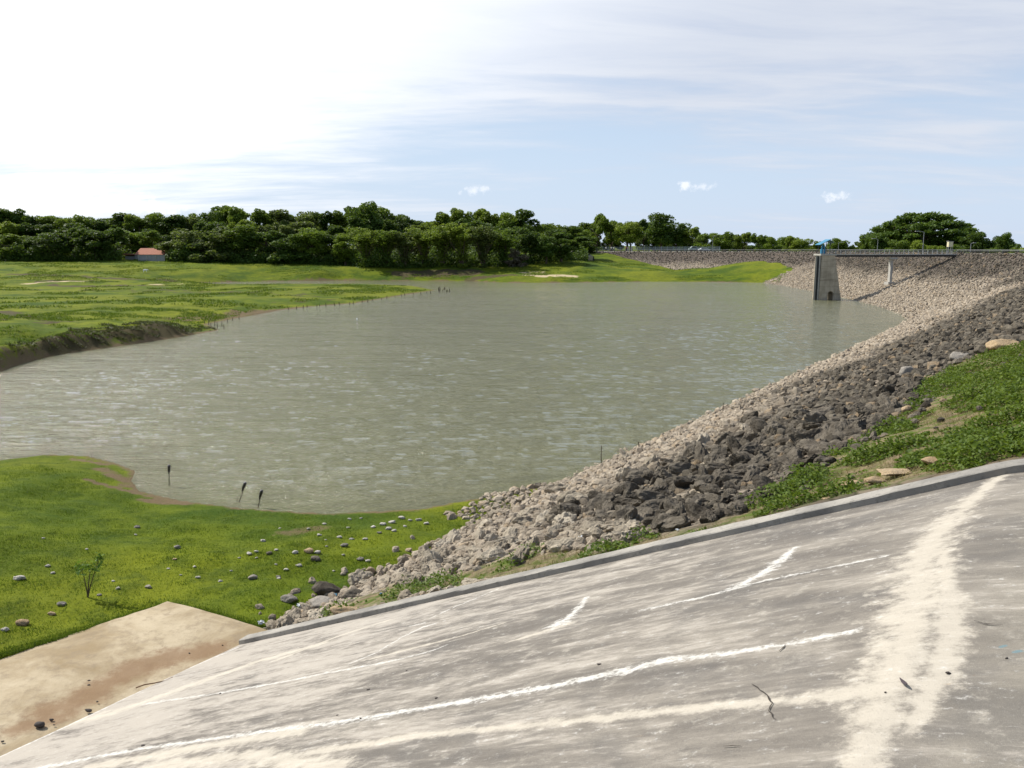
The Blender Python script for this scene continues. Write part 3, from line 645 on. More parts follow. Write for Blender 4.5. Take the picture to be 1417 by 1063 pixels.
ok = ((E0 > -.25) | wedge) & (wedge | (E0 > L0-.12) | ((E0 > L0-.75) & (rsz < .15) & (RNG.uniform(size=len(rx)) < .06) & (rr_ < 40))) & ~inside(rx, ry, SLABP) & (kdist > .62) & ~((kdist < 1.5) & (E0 > 3.0)) & (ppx > -120) & (ppx < 1540) & (ry > 4)
thin = np.where(inw, np.where((dw < .7) & (rsz < .2) & (kdist > 2.2), .35, np.where(rsz < .12, .03, 0)), 1.); ok &= RNG.uniform(size=len(rx)) < thin
hgt = E0+fbm(rx/9, ry/9, 77, 3)*2.0+fbm(rx/1.5, ry/1.5, 78, 2)*.8
thr = 2.7+2.9*np.clip((rr_-70)/50, 0, 1); tone = np.clip((thr-hgt)/1.6, 0, 1); tone = np.where(rr_ < 30, np.maximum(tone, np.clip((2.1-rx-.25*(ry-22))/2.5, 0, 1)*.95), tone)
# bigger blocks high up near the camera, smaller ones low down
big = (rsz > .2)
ok &= ~(big & (rr_ < 60) & (tone > .6) & (RNG.uniform(size=len(rx)) < .93))
ok &= ~(~big & (rr_ < 60) & (tone < .3) & (RNG.uniform(size=len(rx)) < .25))
sel = np.where(ok)[0]; x, y, z0, sz, tn, rr2 = rx[sel], ry[sel], E0[sel], rsz[sel], tone[sel], rr_[sel]
sz = np.minimum(sz*np.exp(RNG.normal(0, .2, len(sz))), np.clip(.012*rr_[sel]+.06, .16, .34))
z0 = np.maximum(z0, L0[sel])+sz*RNG.uniform(-.05, .32, len(sz))
vis = (ppx[sel] > 0) & (ppx[sel] < 1417) & (ppy[sel] > 0) & (ppy[sel] < 1063)
app = np.where(vis, sz/rr2, 0)
NIND = 286
top = np.argsort(-app)[:NIND]; rest = np.setdiff1d(np.arange(len(x)), top)
IM = {}
for nm, mt in (('d', M_RDARK), ('p', M_RPALE)):
    IM[nm] = [np_mesh('riprap_rock', rock_verts(4, RNG, 9, .085), ICO[4][1], mt, False) for _ in range(12)]
gdark = 'large dark blocks of the rubble slope'; gpale = 'pale blocks of the rubble slope'
for i in top:
    pale = tn[i] > .5
    o = link('rock', IM['p' if pale else 'd'][RNG.integers(12)]); o.location = (x[i], y[i], z0[i])
    o.rotation_euler = (RNG.normal(0, .5), RNG.normal(0, .5), RNG.uniform(0, 6.28)); s_ = sz[i]*1.12; o.scale = (s_*RNG.uniform(.95, 1.45), s_, s_*RNG.uniform(.8, 1.1))
    if pale: tag(o, 'pale buff block among the largest ones lying on the lower rubble slope', 'rock', gpale)
    else: tag(o, 'dark brown jagged block among the largest ones lying on the upper rubble slope', 'rock', gdark)
def bulk(name, ids, sub, label):
    V, Fc, to, rn = [], [], [], []; base = 0; nv_ = len(ICO[sub][0])
    vi = RNG.integers(16, size=len(ids)); R = rotm(len(ids)); var = np.array(VAR2[sub])
    P = np.einsum('nij,nvj->nvi', R, var[vi])*(sz[ids]*1.1)[:, None, None]; P[..., 2] *= .85
    P += np.stack([x[ids], y[ids], z0[ids]], -1)[:, None]
    Fa = ICO[sub][1][None]+(np.arange(len(ids))*nv_)[:, None, None]
    o = link(name, np_mesh(name, P.reshape(-1, 3), Fa.reshape(-1, 3), M_RBULK, False, dict(tone=np.repeat(tn[ids], nv_), rnd=np.repeat(RNG.uniform(size=len(ids)), nv_))))
    tag(o, label, 'rubble', kind='stuff'); return o
nearr = rest[(rr2[rest] < 26) & (sz[rest] > .09)]; farr = np.setdiff1d(rest, nearr)
bulk('rubble', nearr, 2, 'smaller broken rubble filling the near slope between the big blocks')
bulk('rubble', farr, 1, 'countless pale and dark rubble stones covering the far slope of the dam')
print('rocks', len(nearr), len(farr))

# named boulders and scattered stones
def boulder(px, py, wpx, hpx, mt, label, cat='boulder', group=None, name='boulder', fn=gz, sub=4, sink=.25, rz=None, rough=.035):
    P = hit(px, py+hpx*.3, fn); D = np.linalg.norm(P-np.array([0, 0, H])); w = wpx/F*D/2*.80; h = hpx/F*D/2*.80
    V = rock_verts(sub, RNG, 12, rough, (.7, .9)); V[:, 2] /= max(abs(V[:, 2]).max(), .1); V[:, 0] /= abs(V[:, 0]).max()
    V = V*np.array([w, w*.8, h])
    o = link(name, np_mesh(name, V, ICO[sub][1], mt, True), None, (P[0], P[1], float(fn(np.array([P[0]]), np.array([P[1]]))[0])+h*(1-sink*2)))
    if rz is not None: o.rotation_euler = (0, 0, rz)
    return tag(o, label, cat, group)
boulder(401, 828, 32, 16, M_RGREY, 'rounded grey boulder in the grass, leftmost of the boulder cluster by the kerb')
boulder(451, 814, 52, 30, M_RDARK, 'tall dark angular boulder at the back of the cluster by the kerb')
boulder(446, 832, 52, 22, M_RGREY, 'grey blocky boulder with blue litter against it near the kerb')
boulder(487, 822, 42, 22, M_RDARK, 'dark brown boulder right of the cluster beside the yellow green weeds')
boulder(478, 845, 56, 20, M_RTAN, 'tan knobbly boulder lying closest to the kerb in the cluster')
boulder(417, 848, 30, 12, M_RTAN, 'low tan stone in the grass just above the lower end of the kerb')
boulder(388, 868, 20, 11, M_RTAN, 'small orange tan stone beside the lowest end of the kerb')
boulder(1258, 514, 34, 22, M_RGREY, 'pale grey rounded boulder standing alone at the edge of the rubble by the grass')
boulder(1330, 492, 46, 16, M_RGREY, 'long pale grey boulder left of the tan one at the top of the grass patch', rz=.3)
boulder(1362, 484, 32, 20, M_RDARK, 'dark boulder wedged between the long grey and the big tan boulder')
boulder(1389, 477, 50, 20, M_RTAN, 'big tan boulder at the right edge of the photograph above the grass')
boulder(1254, 566, 20, 16, M_RTAN, 'small tan boulder at the left tip of the weedy patch')
for px, py, w, h in ((1178, 669, 46, 13), (1210, 663, 34, 13), (1240, 652, 56, 14), (1298, 638, 50, 14), (1150, 690, 34, 8)):
    boulder(px, py, w, h, M_RTAN, dict({1178: 'flat tan stone by the upper kerb, second from the left of the row', 1210: 'tan stone in the middle of the row by the upper kerb', 1240: 'long flat tan stone by the upper kerb with weeds behind it', 1298: 'rightmost tan stone of the row between weeds and upper kerb', 1150: 'low tan stone at the left end of the row by the upper kerb'})[px], sink=.3)
STN = [(190, 729, 11, 'g'), (246, 757, 13, 'g'), (242, 774, 8, 't'), (27, 799, 18, 'w'), (86, 836, 14, 'g'), (72, 849, 13, 't'), (32, 862, 20, 't'), (8, 871, 14, 'w'), (163, 814, 9, 'w'), (206, 812, 12, 'g'), (274, 799, 9, 'w'), (305, 804, 9, 'w'), (349, 799, 19, 'g'),
       (269, 784, 7, 'w'), (345, 766, 10, 'w'), (355, 763, 9, 'w'), (373, 765, 12, 'd'), (382, 761, 8, 'w'), (408, 764, 12, 'w'), (414, 782, 12, 'w'), (396, 788, 9, 'w'), (385, 798, 9, 'g'), (364, 748, 10, 'w'), (66, 783, 9, 'w'), (73, 793, 8, 'w'), (233, 787, 6, 'w'), (250, 796, 5, 'w'),
       (387, 731, 5, 'w'), (331, 772, 6, 'w'), (188, 740, 6, 'w'), (157, 804, 6, 'w'), (137, 823, 9, 'g'), (382, 781, 6, 'w'), (484, 718, 8, 'w'), (500, 717, 6, 'w'), (449, 725, 8, 'w'), (427, 732, 7, 'w'), (482, 730, 7, 'w'), (442, 740, 10, 'w'), (505, 746, 10, 'w'), (487, 746, 10, 'w'),
       (470, 743, 10, 'w'), (477, 754, 15, 'g'), (427, 762, 19, 't'), (436, 773, 20, 'd'), (440, 764, 12, 'w'), (452, 756, 5, 'w'), (451, 747, 5, 'w'), (499, 773, 14, 'g'), (509, 776, 10, 'w'), (386, 800, 8, 'w'), (517, 729, 10, 'w'), (530, 725, 12, 'w'), (543, 722, 14, 'w'), (556, 716, 13, 'w'),
       (568, 720, 9, 'w'), (579, 719, 12, 'w'), (545, 734, 10, 'w'), (525, 737, 9, 'g'), (590, 724, 10, 'w'), (538, 731, 12, 'w'), (512, 796, 10, 'g'), (560, 728, 8, 'w'), (355, 772, 6, 'w'), (320, 790, 5, 'w'), (475, 768, 7, 'w'), (462, 790, 6, 'w'), (120, 760, 5, 'w'), (60, 745, 5, 'w')]
mm = dict(g=M_RGREY, t=M_RTAN, w=M_RWHITE, d=M_RDARK)
spec = {(27, 799): 'white flat stone in the grass near the left edge of the photograph', (32, 862): 'tan flat stone in the grass left of the tan apron', (349, 799): 'grey pointed stone in open grass above the apron corner', (436, 773): 'dark lumpy stone below the tan one on the grass slope',
        (427, 762): 'tan wedge shaped stone above the dark lumpy one', (190, 729): 'small grey stone alone in grass below the muddy point', (246, 757): 'thin grey stone lying in the middle of the green bank', (206, 812): 'grey stone in grass right of the sapling', (86, 836): 'dull grey stone in grass below left of the sapling',
        (477, 754): 'grey flat stone amid the scatter of white ones', (373, 765): 'dark stone between two white ones on the bank'}
kl = dict(g='small dull grey stone half sunk in the near green bank', t='small tan stone half sunk in the near green bank', w='small white stone scattered on the near green bank', d='small dark stone on the near green bank')
kg = dict(g='grey stones on the near bank', t='tan stones on the near bank', w='white stones on the near bank', d='dark stones on the near bank')
for px, py, w, c in STN:
    l = spec.get((px, py)); boulder(px, py, w, w*.5, mm[c], l or kl[c], 'stone', None if l else kg[c], 'stone', sub=3, sink=.2, rough=.05)
# pebbles and leaves on the concrete and the apron
M_PEB = plain('dark_pebble', (.06, .05, .045), .8, .3, 20.)
for px, py, w, f_ in ((510, 954, 7, slab_z), (467, 990, 5, slab_z), (499, 994, 5, slab_z), (563, 928, 4, slab_z), (198, 1032, 7, slab_z), (305, 960, 5, slab_z), (829, 919, 8, slab_z), (604, 966, 6, slab_z), (1312, 931, 8, slab_z), (1393, 911, 5, slab_z), (1225, 958, 4, slab_z)):
    boulder(px, py, w, w*.6, M_PEB, 'tiny dark pebble lying on the stained concrete slope', 'pebble', 'pebbles on the concrete slope', 'pebble', f_, 2)
for px, py, w in ((56, 1002, 17), (122, 983, 11), (67, 940, 6), (123, 942, 5), (123, 948, 5), (135, 971, 4), (164, 878, 4), (262, 904, 3), (45, 955, 4), (71, 996, 7), (75, 1003, 4), (308, 893, 3), (27, 962, 4), (193, 911, 3), (286, 866, 3), (4, 1026, 5)):
    l = {56: 'largest dark flat stone on the tan apron near the slab', 122: 'dark stone at the joint of apron and concrete slope'}.get(px)
    boulder(px, py, w, w*.55, M_PEB, l or 'tiny dark pebble lying on the tan apron', 'pebble', None if l else 'pebbles on the tan apron', 'pebble', ap_z, 2)
def flatleaf(px, py, L, w, ang, label):
    P = hit(px, py, slab_z); b = MB(); n = 9; top_ = []; bot = []
    for i in range(n):
        t = i/(n-1); ww = w*math.sin(math.pi*min(1, t*.95+.05))**.7*(.5+.5*t)
        top_.append(b.b.verts.new((L*(t-.5), ww/2, .012+.03*(t-.4)**2))); bot.append(b.b.verts.new((L*(t-.5), -ww/2, .010+.05*(t-.4)**2)))
    for i in range(n-1): b.b.faces.new((bot[i], bot[i+1], top_[i+1], top_[i]))
    o = b.build('leaf', plain('dry_leaf', (.055, .04, .045), .6, .3, 30.), None, P); nn = Vector((_n[0], _n[1], 1.)).normalized()
    o.rotation_euler = (nn.to_track_quat('Z', 'Y').to_matrix().to_4x4() @ Matrix.Rotation(ang, 4, 'Z')).to_euler(); o.location = Vector(P)+nn*.006
    md = o.modifiers.new('thick', 'SOLIDIFY'); md.thickness = .003
    return tag(o, label, 'leaf')
flatleaf(1252, 948, .16, .035, .5, 'dark dry leaf lying on the pale stain of the concrete slope')
tw = [hit(px, py, ap_z) for px, py in ((188, 954), (200, 951), (214, 947), (228, 943), (239, 940), (241, 942))]
tag(MB().tube([(p[0], p[1], p[2]+.03+.02*math.sin(i*1.7)) for i, p in enumerate(tw)], [.012, .013, .012, .010, .008, .005], 6).build('twig', plain('twig_bark', (.16, .09, .05), .9)), 'thin bent brown twig lying along the joint of apron and slab', 'twig')
# litter
M_WPL = plain('white_plastic', (.75, .77, .78), .4, .05, 9., .5); M_BPL = plain('blue_plastic', (.12, .38, .55), .4, .1, 9., .5)
def litter(px, py, w, mt, label):
    P = hit(px, py, gz); D = np.linalg.norm(P-np.array([0, 0, H])); r = w/F*D/2*.6
    V = ICO[3][0].copy(); V *= (1+fbm(V[:, 0]*3+px, V[:, 1]*3+V[:, 2]*2, 3, 3)*1.6)[:, None]; V *= np.array([r, r*.8, r*.6])
    tag(link('plastic_litter', np_mesh('plastic_litter', V, ICO[3][1], mt, False), None, (P[0], P[1], P[2]+r*.9+.04)), label, 'litter')
litter(463, 829, 11, M_BPL, 'crumpled blue plastic bag lodged between boulders by the kerb'); litter(362, 867, 12, M_WPL, 'crumpled white plastic at the low end of the kerb')
litter(416, 843, 11, M_WPL, 'white plastic scrap behind the low tan stone'); litter(527, 825, 5, M_BPL, 'tiny blue plastic scrap in the weeds at the rubble foot'); litter(803, 750, 12, M_WPL, 'crumpled white bag among the rubble beside the kerb')
litter(937, 738, 7, M_WPL, 'white paper scrap at the kerb below green weeds'); litter(1262, 562, 6, M_WPL, 'small white scrap beside the small tan boulder at the weeds')

# ------------------------------------------------------------ grass blades and weeds
def leafmat(name, c1, c2, tr=.35):
    def f(k):
        r = k.at('rnd').outputs['Fac']; g = k.n('ShaderNodeNewGeometry').outputs['Position']; oi = k.n('ShaderNodeObjectInfo').outputs['Random']
        n = k.noise(g, .35, 3.)
        v = k.m('ADD', k.m('MULTIPLY', r, .6), k.m('MULTIPLY', n, .5)); v = k.m('ADD', v, k.m('MULTIPLY', k.m('SUBTRACT', oi, .5), .6), clamp=True)
        col = k.mix(v, c1, c2)
        p = bsdf(k, col, .6, None, spec=.25); t = k.n('ShaderNodeBsdfTranslucent', inp={0: k.mix(.35, col, (.25, .35, .03))})
        mx = k.n('ShaderNodeMixShader'); mx.inputs[0].default_value = tr; k.set(mx.inputs[1], p); k.set(mx.inputs[2], t); return mx
    return material(name, f)
M_BLADE = leafmat('grass_blades', (.030, .075, .005), (.092, .145, .009))
def blades(name, X, Y, Z, h, w, mt, label, lean=.6):
    n = len(X); a = RNG.uniform(0, 6.283, n); dx = np.cos(a)*w/2; dy = np.sin(a)*w/2
    b = np.stack([X, Y, Z-.01], -1); l = np.stack([RNG.normal(0, lean, n), RNG.normal(0, lean, n), np.ones(n)], -1); l /= np.linalg.norm(l, axis=1)[:, None]
    V = np.stack([b+np.stack([dx, dy, dx*0], -1), b-np.stack([dx, dy, dx*0], -1), b+l*h[:, None]], 1)
    o = link(name, np_mesh(name, V.reshape(-1, 3), np.arange(3*n).reshape(-1, 3), mt, False, dict(rnd=np.repeat(RNG.uniform(size=n), 3))))
    return tag(o, label, 'grass', kind='stuff')
N = 620000
bx = RNG.uniform(-26, 1, N); by = RNG.uniform(13, 37, N)
dens = np.clip(fbm(bx/1.1, by/1.1, 51, 3)+.75, .15, 1)*np.clip(26/np.hypot(bx, by), 0, 1)**1.5
kk = (RNG.uniform(size=N) < dens) & ~inside(bx, by, APR) & ~inside(bx, by, SLABP) & (lake_d(bx, by) > .35)
bx, by = bx[kk], by[kk]
bpx, bqy = proj(np.stack([bx, by, bx*0+.6], -1)); kk = (bpx > -60) & (bpx < 760); bx, by = bx[kk], by[kk]
gi = np.interp  # bilinear lookups of the soil field in polar grid
def lookup(fld, X, Y):
    A = np.arctan2(X, Y); R = np.hypot(X, Y); ia = np.clip(np.searchsorted(GA[:, 0], A), 0, na-1); ir = np.clip(np.searchsorted(GR[0], R), 0, nr-1); return fld[ia, ir]
LZ = lookup(GL, bx, by); EZ = lookup(GE, bx, by); DT = lookup(dirt, bx, by)
kk = (EZ < LZ+.05) & (RNG.uniform(size=len(bx)) > DT*1.3); bx, by, LZ = bx[kk], by[kk], LZ[kk]
hh = RNG.uniform(.03, .08, len(bx))*(1+1.2*np.clip(fbm(bx/.8, by/.8, 71, 2), 0, 1))
blades('grass', bx, by, LZ, hh, RNG.uniform(.010, .022, len(bx)), M_BLADE, 'short bright green grass covering the near bank')
# taller fringe along apron edge and the foot of the boulders
ex, ey = [], []
for A_, B_, n in ((AC[1]+_e*14, AC[1], 26000), (AC[1], AC[2], 12000)):
    t = RNG.uniform(size=n); d_ = np.abs(RNG.normal(0, .22, n))-.06; q = (B_-A_)[:2]; nn = np.array([-q[1], q[0]])/np.linalg.norm(q); nn = nn if nn[1] > 0 else -nn
    ex.append(A_[0]+q[0]*t+nn[0]*d_); ey.append(A_[1]+q[1]*t+nn[1]*d_)
t = RNG.uniform(size=9000)*7; d_ = .45+np.abs(RNG.normal(0, .25, 9000)); ex.append(KP0[0]+kd[0]*t+kn[0]*d_); ey.append(KP0[1]+kd[1]*t+kn[1]*d_)
ex = np.concatenate(ex); ey = np.concatenate(ey)
blades('grass', ex, ey, np.maximum(lookup(GL, ex, ey), lookup(GE, ex, ey)), RNG.uniform(.03, .09, len(ex)), RNG.uniform(.01, .018, len(ex)), M_BLADE, 'longer grass fringing the tan apron and the low end of the kerb')
# weeds : clumps of small leaves beside the kerb
M_WEED = leafmat('weed_leaves', (.045, .090, .008), (.15, .205, .022))
def leaves(name, P, size, mt, parent=None, up=.4, aspect=1.7, extra=None):
    n = len(P); nrm = RNG.normal(size=(n, 3)); nrm[:, 2] = np.abs(nrm[:, 2])+up; nrm /= np.linalg.norm(nrm, axis=1)[:, None]
    a = RNG.normal(size=(n, 3)); a -= (a*nrm).sum(1)[:, None]*nrm; a /= np.linalg.norm(a, axis=1)[:, None]; b = np.cross(nrm, a)
    s_ = (size if hasattr(size, '__len__') else np.full(n, size))*RNG.uniform(.6, 1.3, n)
    V = np.stack([P+a*(s_*aspect/2)[:, None], P+b*(s_/2)[:, None], P-a*(s_*aspect/2)[:, None], P-b*(s_/2)[:, None]], 1)
    return np_mesh(name, V.reshape(-1, 3), np.arange(4*n).reshape(-1, 4), mt, False, dict(rnd=np.repeat(RNG.uniform(size=n), 4)))
wx = RNG.uniform(-6, 32, 700000); wy = RNG.uniform(8, 46, 700000)
wn = fbm(wx/.75, wy/.75, 91, 4)
kk = inside(wx, wy, WEED) & (wn > .06-.12*np.clip((dam_z(wx, wy)-3.2)/1.2, 0, 1)) & (((wx-KP0[0])*kn[0]+(wy-KP0[1])*kn[1]) > .5)
R_ = np.hypot(wx, wy); hi = dam_z(wx, wy)
upz = np.clip((hi-2.2)/2.5, .32, 1); kk &= RNG.uniform(size=len(wx)) < upz*np.clip(18/R_, .3, 1)
wx, wy, wn = wx[kk], wy[kk], wn[kk]
sp_ = 3; wx = np.repeat(wx, sp_)+RNG.normal(0, .05, len(wx)*sp_); wy = np.repeat(wy, sp_)+RNG.normal(0, .05, len(wy)*sp_); wn = np.repeat(wn, sp_)
wz = dam_z(wx, wy)+RNG.uniform(0, 1, len(wx))*np.clip(wn*.9, .02, .28)+.02
P = np.stack([wx, wy, wz], -1); print('weeds', len(P))
if len(P) > 260000: P = P[RNG.choice(len(P), 260000, replace=False)]
tag(link('weeds', leaves('weeds', P, .045, M_WEED, up=.9)), 'low leafy green weeds spreading between the kerb and the rubble', 'weeds', kind='stuff')
# dry straw between the weeds
sx = RNG.uniform(-5, 30, 520000); sy = RNG.uniform(8, 40, 520000); kk = inside(sx, sy, WEED) & (((sx-KP0[0])*kn[0]+(sy-KP0[1])*kn[1]) > .5); sx, sy = sx[kk], sy[kk]
blades('dry_grass', sx, sy, dam_z(sx, sy), RNG.uniform(.03, .12, len(sx)), RNG.uniform(.006, .014, len(sx)), leafmat('straw', (.17, .13, .05), (.30, .25, .11), .2), 'dry straw coloured grass between the weeds by the kerb', 1.2)

# ------------------------------------------------------------ sapling
sap = empty('sapling', hit(122, 827, gz)); tag(sap, 'small leafy sapling with two thin stems in the near grass', 'sapling')
M_BARK = plain('bark', (.09, .065, .045), .95, .3, 4.); M_SAP = leafmat('sapling_leaves', (.07, .15, .02), (.20, .30, .05))
stems = [[(0, 0, 0), (-.03, 0, .3), (-.08, .02, .62), (-.17, 0, 1.0)], [(0, 0, .05), (.10, .02, .4), (.28, 0, .85), (.42, .02, 1.25)], [(0, 0, .1), (.04, 0, .4), (.10, .05, .8)]]
for st_ in stems: MB().tube(st_, [.022, .016, .011, .006][:len(st_)], 6).build('stem', M_BARK, sap)
Pp = []
for c, r, n in (((-.22, 0, .85), .16, 26), ((-.10, 0, 1.02), .14, 22), ((.34, 0, 1.0), .18, 30), ((.40, 0, 1.15), .16, 26), ((.44, .02, 1.32), .10, 12), ((.10, .03, .85), .14, 14), ((.24, 0, .9), .12, 12)):
    Pp.append(np.array(c)+RNG.normal(0, r*.55, (n, 3)))
link('foliage', leaves('foliage', np.concatenate(Pp), .085, M_SAP, up=.3, aspect=1.3), sap)
sap.scale = (.80, .80, .80)

# ------------------------------------------------------------ trees
def crown_mesh(kind, seed, n):
    r = np.random.default_rng(seed); blobs = []
    if kind == 'round':
        for i in range(34):
            d = r.normal(size=3); d[2] = d[2]*.9+.15; d /= np.linalg.norm(d); q = r.uniform(.45, .92)
            blobs.append((np.array([0, 0, 8.0])+d*q*np.array([4.2, 4.2, 5.6]), r.uniform(1.0, 1.9)))
    elif kind == 'irregular':
        for j in range(5):
            a = r.uniform(0, 6.28); c = np.array([math.cos(a)*r.uniform(.5, 2.8), math.sin(a)*r.uniform(.5, 2.8), r.uniform(4.5, 12.2)]); R = r.uniform(1.7, 2.9)
            for i in range(9):
                d = r.normal(size=3); d /= np.linalg.norm(d); blobs.append((c+d*R*r.uniform(.4, .9), r.uniform(.6, 1.3)))
    elif kind == 'tall':
        for i in range(30):
            t = r.uniform(0, 1); a = r.uniform(0, 6.28); rad = 2.9*math.sin(math.pi*(.12+.8*t))**.7
            blobs.append((np.array([math.cos(a)*rad*r.uniform(.3, 1), math.sin(a)*rad*r.uniform(.3, 1), 2.5+t*11]), r.uniform(.7, 1.5)))
    elif kind == 'bamboo':
        for j in range(26):
            a = r.uniform(0, 6.28); L = r.uniform(8, 13.5); sp_ = r.uniform(1.5, 5)
            for i in range(7):
                t = .04+.96*i/6; blobs.append((np.array([math.cos(a)*sp_*t**2, math.sin(a)*sp_*t**2, L*math.sin(t*1.75)/1.0]), r.uniform(.55, 1.0)))
    elif kind == 'bush':
        for i in range(26):
            a = r.uniform(0, 6.28); q = r.uniform(0, 1)**.5; blobs.append((np.array([math.cos(a)*5*q, math.sin(a)*5*q, r.uniform(.8, 12.5*(1-.5*q*q))]), r.uniform(1., 1.9)))
    B = np.array([b[0] for b in blobs]); R = np.array([b[1] for b in blobs]); w = R**2; ii = r.choice(len(B), n, p=w/w.sum())
    d = r.normal(size=(n, 3)); d /= np.linalg.norm(d, axis=1)[:, None]; P = B[ii]+d*(R[ii]*r.uniform(.5, 1.3, n)**.6)[:, None]*np.array([1, 1, .8])
    P[:, 2] = np.maximum(P[:, 2], .2); return P
LM = {'deep': leafmat('deep_green_leaves', (.026, .052, .010), (.085, .145, .020), .3), 'mid': leafmat('mid_green_leaves', (.060, .105, .012), (.165, .235, .026), .35), 'light': leafmat('light_green_leaves', (.085, .135, .015), (.215, .275, .035), .4),
      'olive': leafmat('olive_leaves', (.065, .095, .022), (.155, .185, .050), .35), 'dry': leafmat('grey_brown_twigs', (.12, .10, .07), (.25, .21, .15), .2)}
PROTO = {}
def trunk_mb(kind, seed):
    r = random.Random(seed); b = MB(); h = {'bamboo': 6, 'bush': 5}.get(kind, 9.5)
    if kind == 'bamboo':
        for i in range(14):
            a = r.uniform(0, 6.28); sp_ = r.uniform(.8, 3); b.tube([(math.cos(a)*.3, math.sin(a)*.3, -.5), (math.cos(a)*sp_*.3, math.sin(a)*sp_*.3, 4), (math.cos(a)*sp_, math.sin(a)*sp_, 8.5)], [.08, .07, .04], 5)
        return b
    b.tube([(0, 0, -1), (r.uniform(-.2, .2), r.uniform(-.2, .2), h*.35), (r.uniform(-.4, .4), r.uniform(-.4, .4), h)], [.42, .28, .12], 7)
    for i in range(6):
        a = r.uniform(0, 6.28); z_ = h*r.uniform(.25, .7); L = r.uniform(2, 3.4)
        b.tube([(0, 0, z_), (math.cos(a)*L*.5, math.sin(a)*L*.5, z_+L*.5), (math.cos(a)*L, math.sin(a)*L, z_+L*.9)], [.16, .10, .04], 5)
    return b
def proto(kind, tone_, v):
    key = (kind, tone_, v)
    if key not in PROTO:
        n = {'round': 6000, 'irregular': 5200, 'tall': 4500, 'bamboo': 6500, 'bush': 6500}[kind]
        P = crown_mesh(kind, hash((kind, v)) % 1 + {'round': 10, 'irregular': 40, 'tall': 70, 'bamboo': 100, 'bush': 130}[kind]+v, n)
        cm = leaves('crown', P, .42 if kind != 'bamboo' else .38, LM[tone_], up=.25, aspect=1.5)
        b = trunk_mb(kind, v+5); bmesh.ops.recalc_face_normals(b.b, faces=b.b.faces[:]); tm = bpy.data.meshes.new('trunk'); b.b.to_mesh(tm); b.b.free(); tm.materials.append(M_BARK)
        PROTO[key] = (cm, tm)
    return PROTO[key]
NAMES = {'round': 'tree', 'irregular': 'tree', 'tall': 'tall_tree', 'bamboo': 'bamboo_clump', 'bush': 'bush'}
def tree(x, y, height, width, kind, tone_, v, label, group=None, base=None):
    z = gz1(x, y) if base is None else base
    t = empty(NAMES[kind], (x, y, z-.1), RNG.uniform(0, 6.28)); cm, tm = proto(kind, tone_, v)
    link('crown', cm, t); link('trunk', tm, t); H0 = 14.0; W0 = {'tall': 6.5, 'bamboo': 10.}.get(kind, 10.5)
    t.scale = (width/W0, width/W0, height/H0); return tag(t, label, {'bamboo': 'bamboo', 'bush': 'bush'}.get(kind, 'tree'), group)
SIL = np.array([(-80, 290), (0, 283), (30, 288), (50, 293), (68, 300), (95, 293), (120, 295), (150, 298), (200, 293), (250, 298), (262, 297), (275, 285), (300, 284), (350, 286), (400, 290), (440, 289), (468, 293), (488, 284), (505, 276), (525, 283), (560, 291), (585, 297), (600, 301), (612, 292), (630, 287), (680, 288),
                (710, 290), (738, 291), (748, 304), (765, 300), (785, 313), (806, 310), (825, 293), (850, 301), (880, 299), (895, 302), (915, 294), (938, 302), (960, 315), (985, 318), (1010, 315), (1035, 324), (1055, 318), (1085, 324), (1110, 324), (1130, 331), (1145, 335), (1160, 328), (1176, 337), (1200, 322), (1220, 316),
                (1320, 316), (1350, 320), (1368, 338), (1378, 324), (1390, 319), (1402, 327), (1417, 336), (1500, 322)], float)
def sil(px): return float(np.interp(px, SIL[:, 0], SIL[:, 1]))
ORD = ['first', 'second', 'third', 'fourth', 'fifth', 'sixth', 'seventh', 'eighth', 'ninth', 'tenth', 'eleventh', 'twelfth']
TONEW = {'deep': 'dark green', 'mid': 'mid green', 'light': 'light green', 'olive': 'dull olive green', 'dry': 'grey brown'}
KW = {'round': 'rounded tree', 'irregular': 'uneven tree', 'tall': 'tall narrow tree', 'bamboo': 'bamboo clump', 'bush': 'broad bushy tree'}
def at_px(px, Y): return UY(px, 345, Y)[0]
# front row along the far bank, every one placed for itself: px, depth, top y, width px, kind, tone
FRONT = [(-14, 270, 318, 46, 'bush', 'mid'), (18, 268, 322, 40, 'irregular', 'light'), (44, 270, 327, 34, 'round', 'mid'), (72, 266, 316, 46, 'round', 'deep'), (102, 268, 312, 44, 'irregular', 'deep'), (132, 266, 318, 46, 'round', 'deep'), (164, 270, 314, 40, 'irregular', 'deep'),
         (212, 284, 318, 34, 'irregular', 'mid'), (254, 272, 312, 48, 'bush', 'olive'), (292, 270, 306, 60, 'bush', 'olive'), (334, 272, 308, 54, 'round', 'mid'), (368, 270, 314, 50, 'irregular', 'deep'), (400, 268, 318, 48, 'bush', 'deep'), (432, 268, 312, 44, 'round', 'mid'), (458, 270, 318, 42, 'irregular', 'deep'),
         (478, 264, 326, 28, 'tall', 'mid'), (506, 258, 314, 48, 'bamboo', 'light'), (534, 259, 318, 44, 'bamboo', 'mid'), (560, 258, 320, 42, 'bamboo', 'olive'), (586, 259, 314, 46, 'bamboo', 'light'), (612, 258, 312, 44, 'bamboo', 'light'), (640, 257, 308, 50, 'bamboo', 'light'), (668, 258, 312, 48, 'bamboo', 'olive'), (696, 262, 316, 46, 'bamboo', 'mid'),
         (716, 262, 340, 26, 'bush', 'dry'), (728, 270, 312, 34, 'round', 'deep'), (756, 268, 326, 30, 'round', 'deep'), (777, 272, 322, 28, 'tall', 'deep')]
